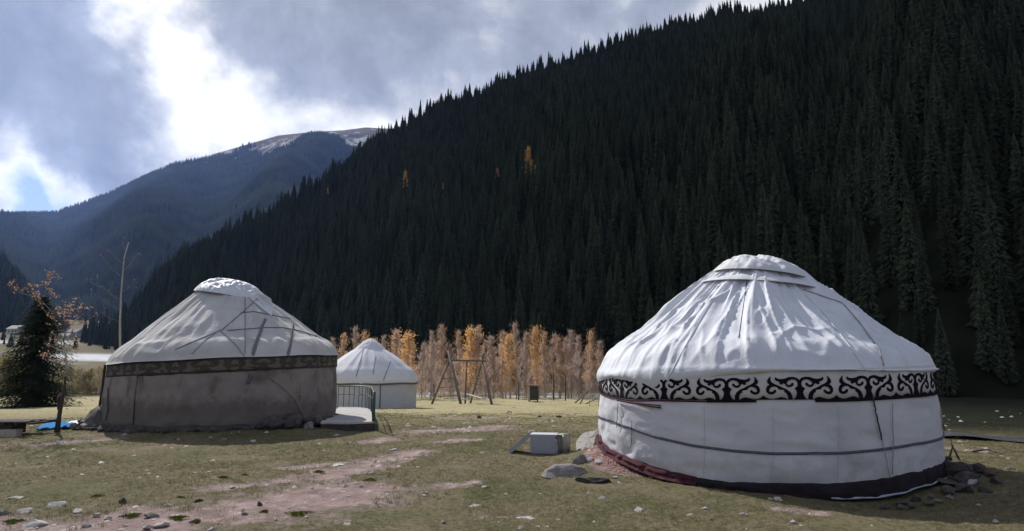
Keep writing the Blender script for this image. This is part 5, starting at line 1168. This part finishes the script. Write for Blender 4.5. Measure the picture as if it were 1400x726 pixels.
# ------------------------------------------------------------------ turf, moss tufts and pebbles
def scatter_region(n, rmin, rmax, az0=-44, az1=44, pw=1.0):
    u = RNG.random(n); r = (rmin ** pw + u * (rmax ** pw - rmin ** pw)) ** (1 / pw); a = np.radians(RNG.uniform(az0, az1, n)); return r * np.sin(a), r * np.cos(a)
def outside_yurts(x, y): return (np.hypot(x - RX, y - RY) > 3.05) & (np.hypot(x - LX, y - LY) > 3.4) & (np.hypot(x - SX, y - SY) > 2.9)
def build_turf():
    x, y = scatter_region(90000, 6.3, 30, pw=.9); d = dirt_mask(x, y); ok = outside_yurts(x, y) & (RNG.random(len(x)) > d * 1.5) & (fbm(x * .9, y * .9, 5, 3) > -.35 + .25 * RNG.random(len(x))); x, y = x[ok], y[ok]
    z = Z(x, y) + .028 * fbm(x * 5, y * 5, 1, 4, .6); n = len(x); k = 5
    X = np.repeat(x, k) + RNG.normal(0, .022, n * k); Y = np.repeat(y, k) + RNG.normal(0, .022, n * k); Zg = np.repeat(z, k) - .005
    rr = np.hypot(X, Y); h = RNG.uniform(.014, .042, n * k) * np.clip(1 + .3 * fbm(X * .7, Y * .7, 3, 2), .6, 1.5); a = RNG.uniform(0, 6.28, n * k); w = np.clip(.0022 * rr / 8, .0022, .006)
    lx, ly = RNG.normal(0, .6, n * k) * h, RNG.normal(0, .6, n * k) * h
    V = np.stack([np.stack([X - w * np.cos(a), Y - w * np.sin(a), Zg], -1), np.stack([X + w * np.cos(a), Y + w * np.sin(a), Zg], -1), np.stack([X + lx, Y + ly, Zg + h], -1)], 1).reshape(-1, 3)
    F = np.arange(n * k * 3).reshape(-1, 3)
    m = mat('turf_blades', (.14, .14, .06), (.27, .235, .13), scale=.9, trans=.3, det=9, spec=.05)
    tag(link('turf', mesh_np('turf', V, F, m)), kind='stuff')
    # longer tussocks, thicker along the edges of bare ground
    x, y = scatter_region(9000, 6.4, 34, pw=.85); d = dirt_mask(x, y); ok = outside_yurts(x, y) & (d < .75) & (RNG.random(len(x)) < .22 + 1.2 * ((d > .05) & (d < .6))) & (fbm(x * .6, y * .6, 12, 3) > -.15); x, y = x[ok], y[ok]; n = len(x); k = 16
    tr = np.repeat(RNG.uniform(.02, .075, n), k); X = np.repeat(x, k) + RNG.normal(0, 1, n * k) * tr; Y = np.repeat(y, k) + RNG.normal(0, 1, n * k) * tr; Zg = Z(X, Y); h = np.repeat(RNG.uniform(.025, .075, n), k) * RNG.uniform(.4, 1.1, n * k); a = RNG.uniform(0, 6.28, n * k); w = .0035; lx, ly = RNG.normal(0, .45, n * k) * h, RNG.normal(0, .45, n * k) * h
    V = np.stack([np.stack([X - w * np.cos(a), Y - w * np.sin(a), Zg - .01], -1), np.stack([X + w * np.cos(a), Y + w * np.sin(a), Zg - .01], -1), np.stack([X + lx, Y + ly, Zg + h], -1)], 1).reshape(-1, 3)
    tag(link('tussocks', mesh_np('tussocks', V, np.arange(n * k * 3).reshape(-1, 3), mat('tussock_blades', (.10, .115, .04), (.30, .25, .13), scale=.8, trans=.3, det=9, spec=.05))), kind='stuff')
    # bright moss cushions on the track
    mm = mat('moss', (.12, .16, .02), (.20, .25, .04), scale=20, bump=1, bscale=60, spec=.05)
    S = [(180, 705, 24, 'round bright green moss cushion, left one on the dirt track'), (244, 708, 22, 'bright green moss cushion in the middle of the dirt track'), (408, 702, 34, 'widest bright moss patch, right end of the dirt track'), (132, 679, 16, 'bright moss patch above the dark stone'), (306, 653, 12, 'small moss tuft on the upper edge of the track'),
         (246, 681, 10, 'small green tuft right of the dark stone'), (272, 685, 10, 'small brown green tuft on the track'), (334, 650, 9, 'tiny moss tuft right of the upper one'), (436, 645, 14, 'moss tuft near the narrow part of the track'), (506, 656, 16, 'yellow green moss patch right of the track'), (268, 713, 12, 'moss tuft at the bottom of the track'), (18, 713, 20, 'dull green tuft by the long pale slab'), (362, 700, 10, 'small tuft left of the widest moss patch')]
    for px, py, w_, lab in S:
        cx, cy, cz = at_ground(px, py); W_ = w_ / F_PX * math.hypot(cx, cy) * .62; n = 420; r = W_ * RNG.random(n) ** .5; a = RNG.uniform(0, 6.28, n); q = .7 + .3 * np.sin(a * 3 + px); X = cx + r * q * np.cos(a); Y = cy + r * q * np.sin(a) * .8; Zg = Z(X, Y); hb = .035 * (1 - (r / W_) ** 2) + .008
        h = RNG.uniform(.4, 1, n) * hb; b = RNG.uniform(0, 6.28, n); w = .006; lx, ly = RNG.normal(0, .012, n), RNG.normal(0, .012, n)
        V = np.stack([np.stack([X - w * np.cos(b), Y - w * np.sin(b), Zg - .005], -1), np.stack([X + w * np.cos(b), Y + w * np.sin(b), Zg - .005], -1), np.stack([X + lx, Y + ly, Zg + h], -1)], 1).reshape(-1, 3) - np.array([cx, cy, cz])
        o = link('moss_tuft', mesh_np('moss_tuft', V, np.arange(n * 3).reshape(-1, 3), mm), None, (cx, cy, cz)); tag(o, lab, 'moss')
    # pebbles: on the dirt everywhere, few in the turf
    x, y = scatter_region(60000, 6.3, 45, pw=.75); d = dirt_mask(x, y); ok = outside_yurts(x, y) & (RNG.random(len(x)) < .03 + .55 * sm(.25, .9, d) * (.4 + .9 * (fbm(x * 1.7, y * 1.7, 9, 3) > 0))); x, y = x[ok], y[ok]; n = len(x); z = Z(x, y) - .02 * dirt_mask(x, y)
    base = np.array([[1, 0, 0], [.3, .95, 0], [-.8, .6, 0], [-.8, -.6, 0], [.3, -.95, 0], [.35, .1, .62], [-.3, -.15, .55]]); tri = np.array([[0, 1, 5], [1, 2, 5], [2, 6, 5], [2, 3, 6], [3, 4, 6], [4, 5, 6], [4, 0, 5]])
    s = (.009 + .060 * RNG.random(n) ** 3.6) * np.clip(np.hypot(x, y) / 13, .7, 1.8); a = RNG.uniform(0, 6.28, n); ax = RNG.uniform(.5, 1, n); B = base[None] * (1 + RNG.uniform(-.25, .25, (n, 7, 3))); bx = B[:, :, 0] * s[:, None]; by = B[:, :, 1] * (s * ax)[:, None]
    V = np.stack([x[:, None] + bx * np.cos(a)[:, None] - by * np.sin(a)[:, None], y[:, None] + bx * np.sin(a)[:, None] + by * np.cos(a)[:, None], z[:, None] - .002 + B[:, :, 2] * (s * RNG.uniform(.4, 1, n))[:, None]], -1).reshape(-1, 3)
    F = (tri[None] + (np.arange(n) * 7)[:, None, None]).reshape(-1, 3)
    tag(link('pebbles', mesh_np('pebbles', V, F, mat('pebble', (.16, .125, .11), (.62, .56, .52), scale=2.5, det=9))), kind='stuff')
    # pink gravel heap beside the big yurt
    cx, cy = 2.0, 12.15; n = 5200; X = RNG.normal(cx, .38, n); Y = RNG.normal(cy, .6, n); ok = np.hypot(X - RX, Y - RY) > 3.02; X, Y = X[ok], Y[ok]; n = len(X); s = .006 + .016 * RNG.random(n) ** 2; B = base[None] * (1 + RNG.uniform(-.25, .25, (n, 7, 3)))
    V = np.stack([X[:, None] + B[:, :, 0] * s[:, None], Y[:, None] + B[:, :, 1] * s[:, None], Z(X, Y)[:, None] - .015 + B[:, :, 2] * s[:, None]], -1).reshape(-1, 3); F = (tri[None] + (np.arange(n) * 7)[:, None, None]).reshape(-1, 3)
    tag(link('pink_gravel', mesh_np('pink_gravel', V, F, mat('pink_gravel', (.26, .13, .105), (.42, .25, .21), scale=3, det=9))), kind='stuff')
build_turf()

# ------------------------------------------------------------------ unseen cloud bank, added and shaped to shade the forested slope
def build_shading_cloud():
    H = 1950.; k = (H - 0) / math.tan(R_(SUN_EL)); ox, oy = k * math.sin(R_(SUN_AZ)), k * math.cos(R_(SUN_AZ))
    poly = [(17, 26), (16, 80), (-30, 128), (-90, 190), (-250, 400), (-400, 560), (-250, 640), (100, 640), (500, 610), (900, 400), (900, 150), (450, -150), (140, -90), (40, -20)]
    poly = [(x + ox, y + oy) for x, y in poly]
    def inside(x, y):
        c = False
        for i in range(len(poly)):
            (x0, y0), (x1, y1) = poly[i], poly[i - 1]
            if (y0 > y) != (y1 > y) and x < (x1 - x0) * (y - y0) / (y1 - y0) + x0: c = not c
        return c
    def edge(x, y):
        return min(math.hypot(x - x0 - t * (x1 - x0), y - y0 - t * (y1 - y0)) for (x0, y0), (x1, y1) in zip(poly, poly[1:] + poly[:1]) for t in [max(0, min(1, ((x - x0) * (x1 - x0) + (y - y0) * (y1 - y0)) / ((x1 - x0) ** 2 + (y1 - y0) ** 2)))])
    bm = bmesh.new(); rg = random.Random(21); n = 0; xs = [p[0] for p in poly]; ys = [p[1] for p in poly]
    while n < 420:
        x, y = rg.uniform(min(xs), max(xs)), rg.uniform(min(ys), max(ys))
        if not inside(x, y): continue
        e = edge(x, y); r = min(150, e * 1.0)
        if r < 14 or (r > 120 and rg.random() < .3): continue
        n += 1; M = Matrix.Translation((x, y, H + rg.uniform(-8, 12))) @ Matrix.Diagonal((r, r, r * rg.uniform(.35, .6), 1)); bmesh.ops.create_icosphere(bm, subdivisions=2, radius=1, matrix=M)
    for v in bm.verts: v.co.z = max(v.co.z, H - 30 + 6 * math.sin(v.co.x * .03)); v.co += Vector((1, 1, .6)) * (7 * float(vnoise(v.co.x * .02, v.co.y * .02, v.co.z * .02)))
    me = bpy.data.meshes.new('shading_cloud'); bm.to_mesh(me); bm.free(); me.materials.append(mat('cloud', (.75, .76, .80), (.85, .85, .87), rough=1, spec=0))
    for p in me.polygons: p.use_smooth = True
    tag(link('shading_cloud', me), kind='structure')
build_shading_cloud()

# ------------------------------------------------------------------ valley haze
def build_haze():
    mb = MB(); mb.box((0, 1500, 690), (11000, 11000, 1420)); m = bpy.data.materials.new('haze'); m.use_nodes = True; nt = m.node_tree; nt.nodes.clear()
    o = nt.nodes.new('ShaderNodeOutputMaterial'); v = nt.nodes.new('ShaderNodeVolumePrincipled'); v.inputs['Density'].default_value = .00005; v.inputs['Color'].default_value = (.30, .48, 1, 1); v.inputs['Anisotropy'].default_value = .5
    nt.links.new(v.outputs[0], o.inputs['Volume']); tag(mb.build('haze', m), kind='stuff')
build_haze()
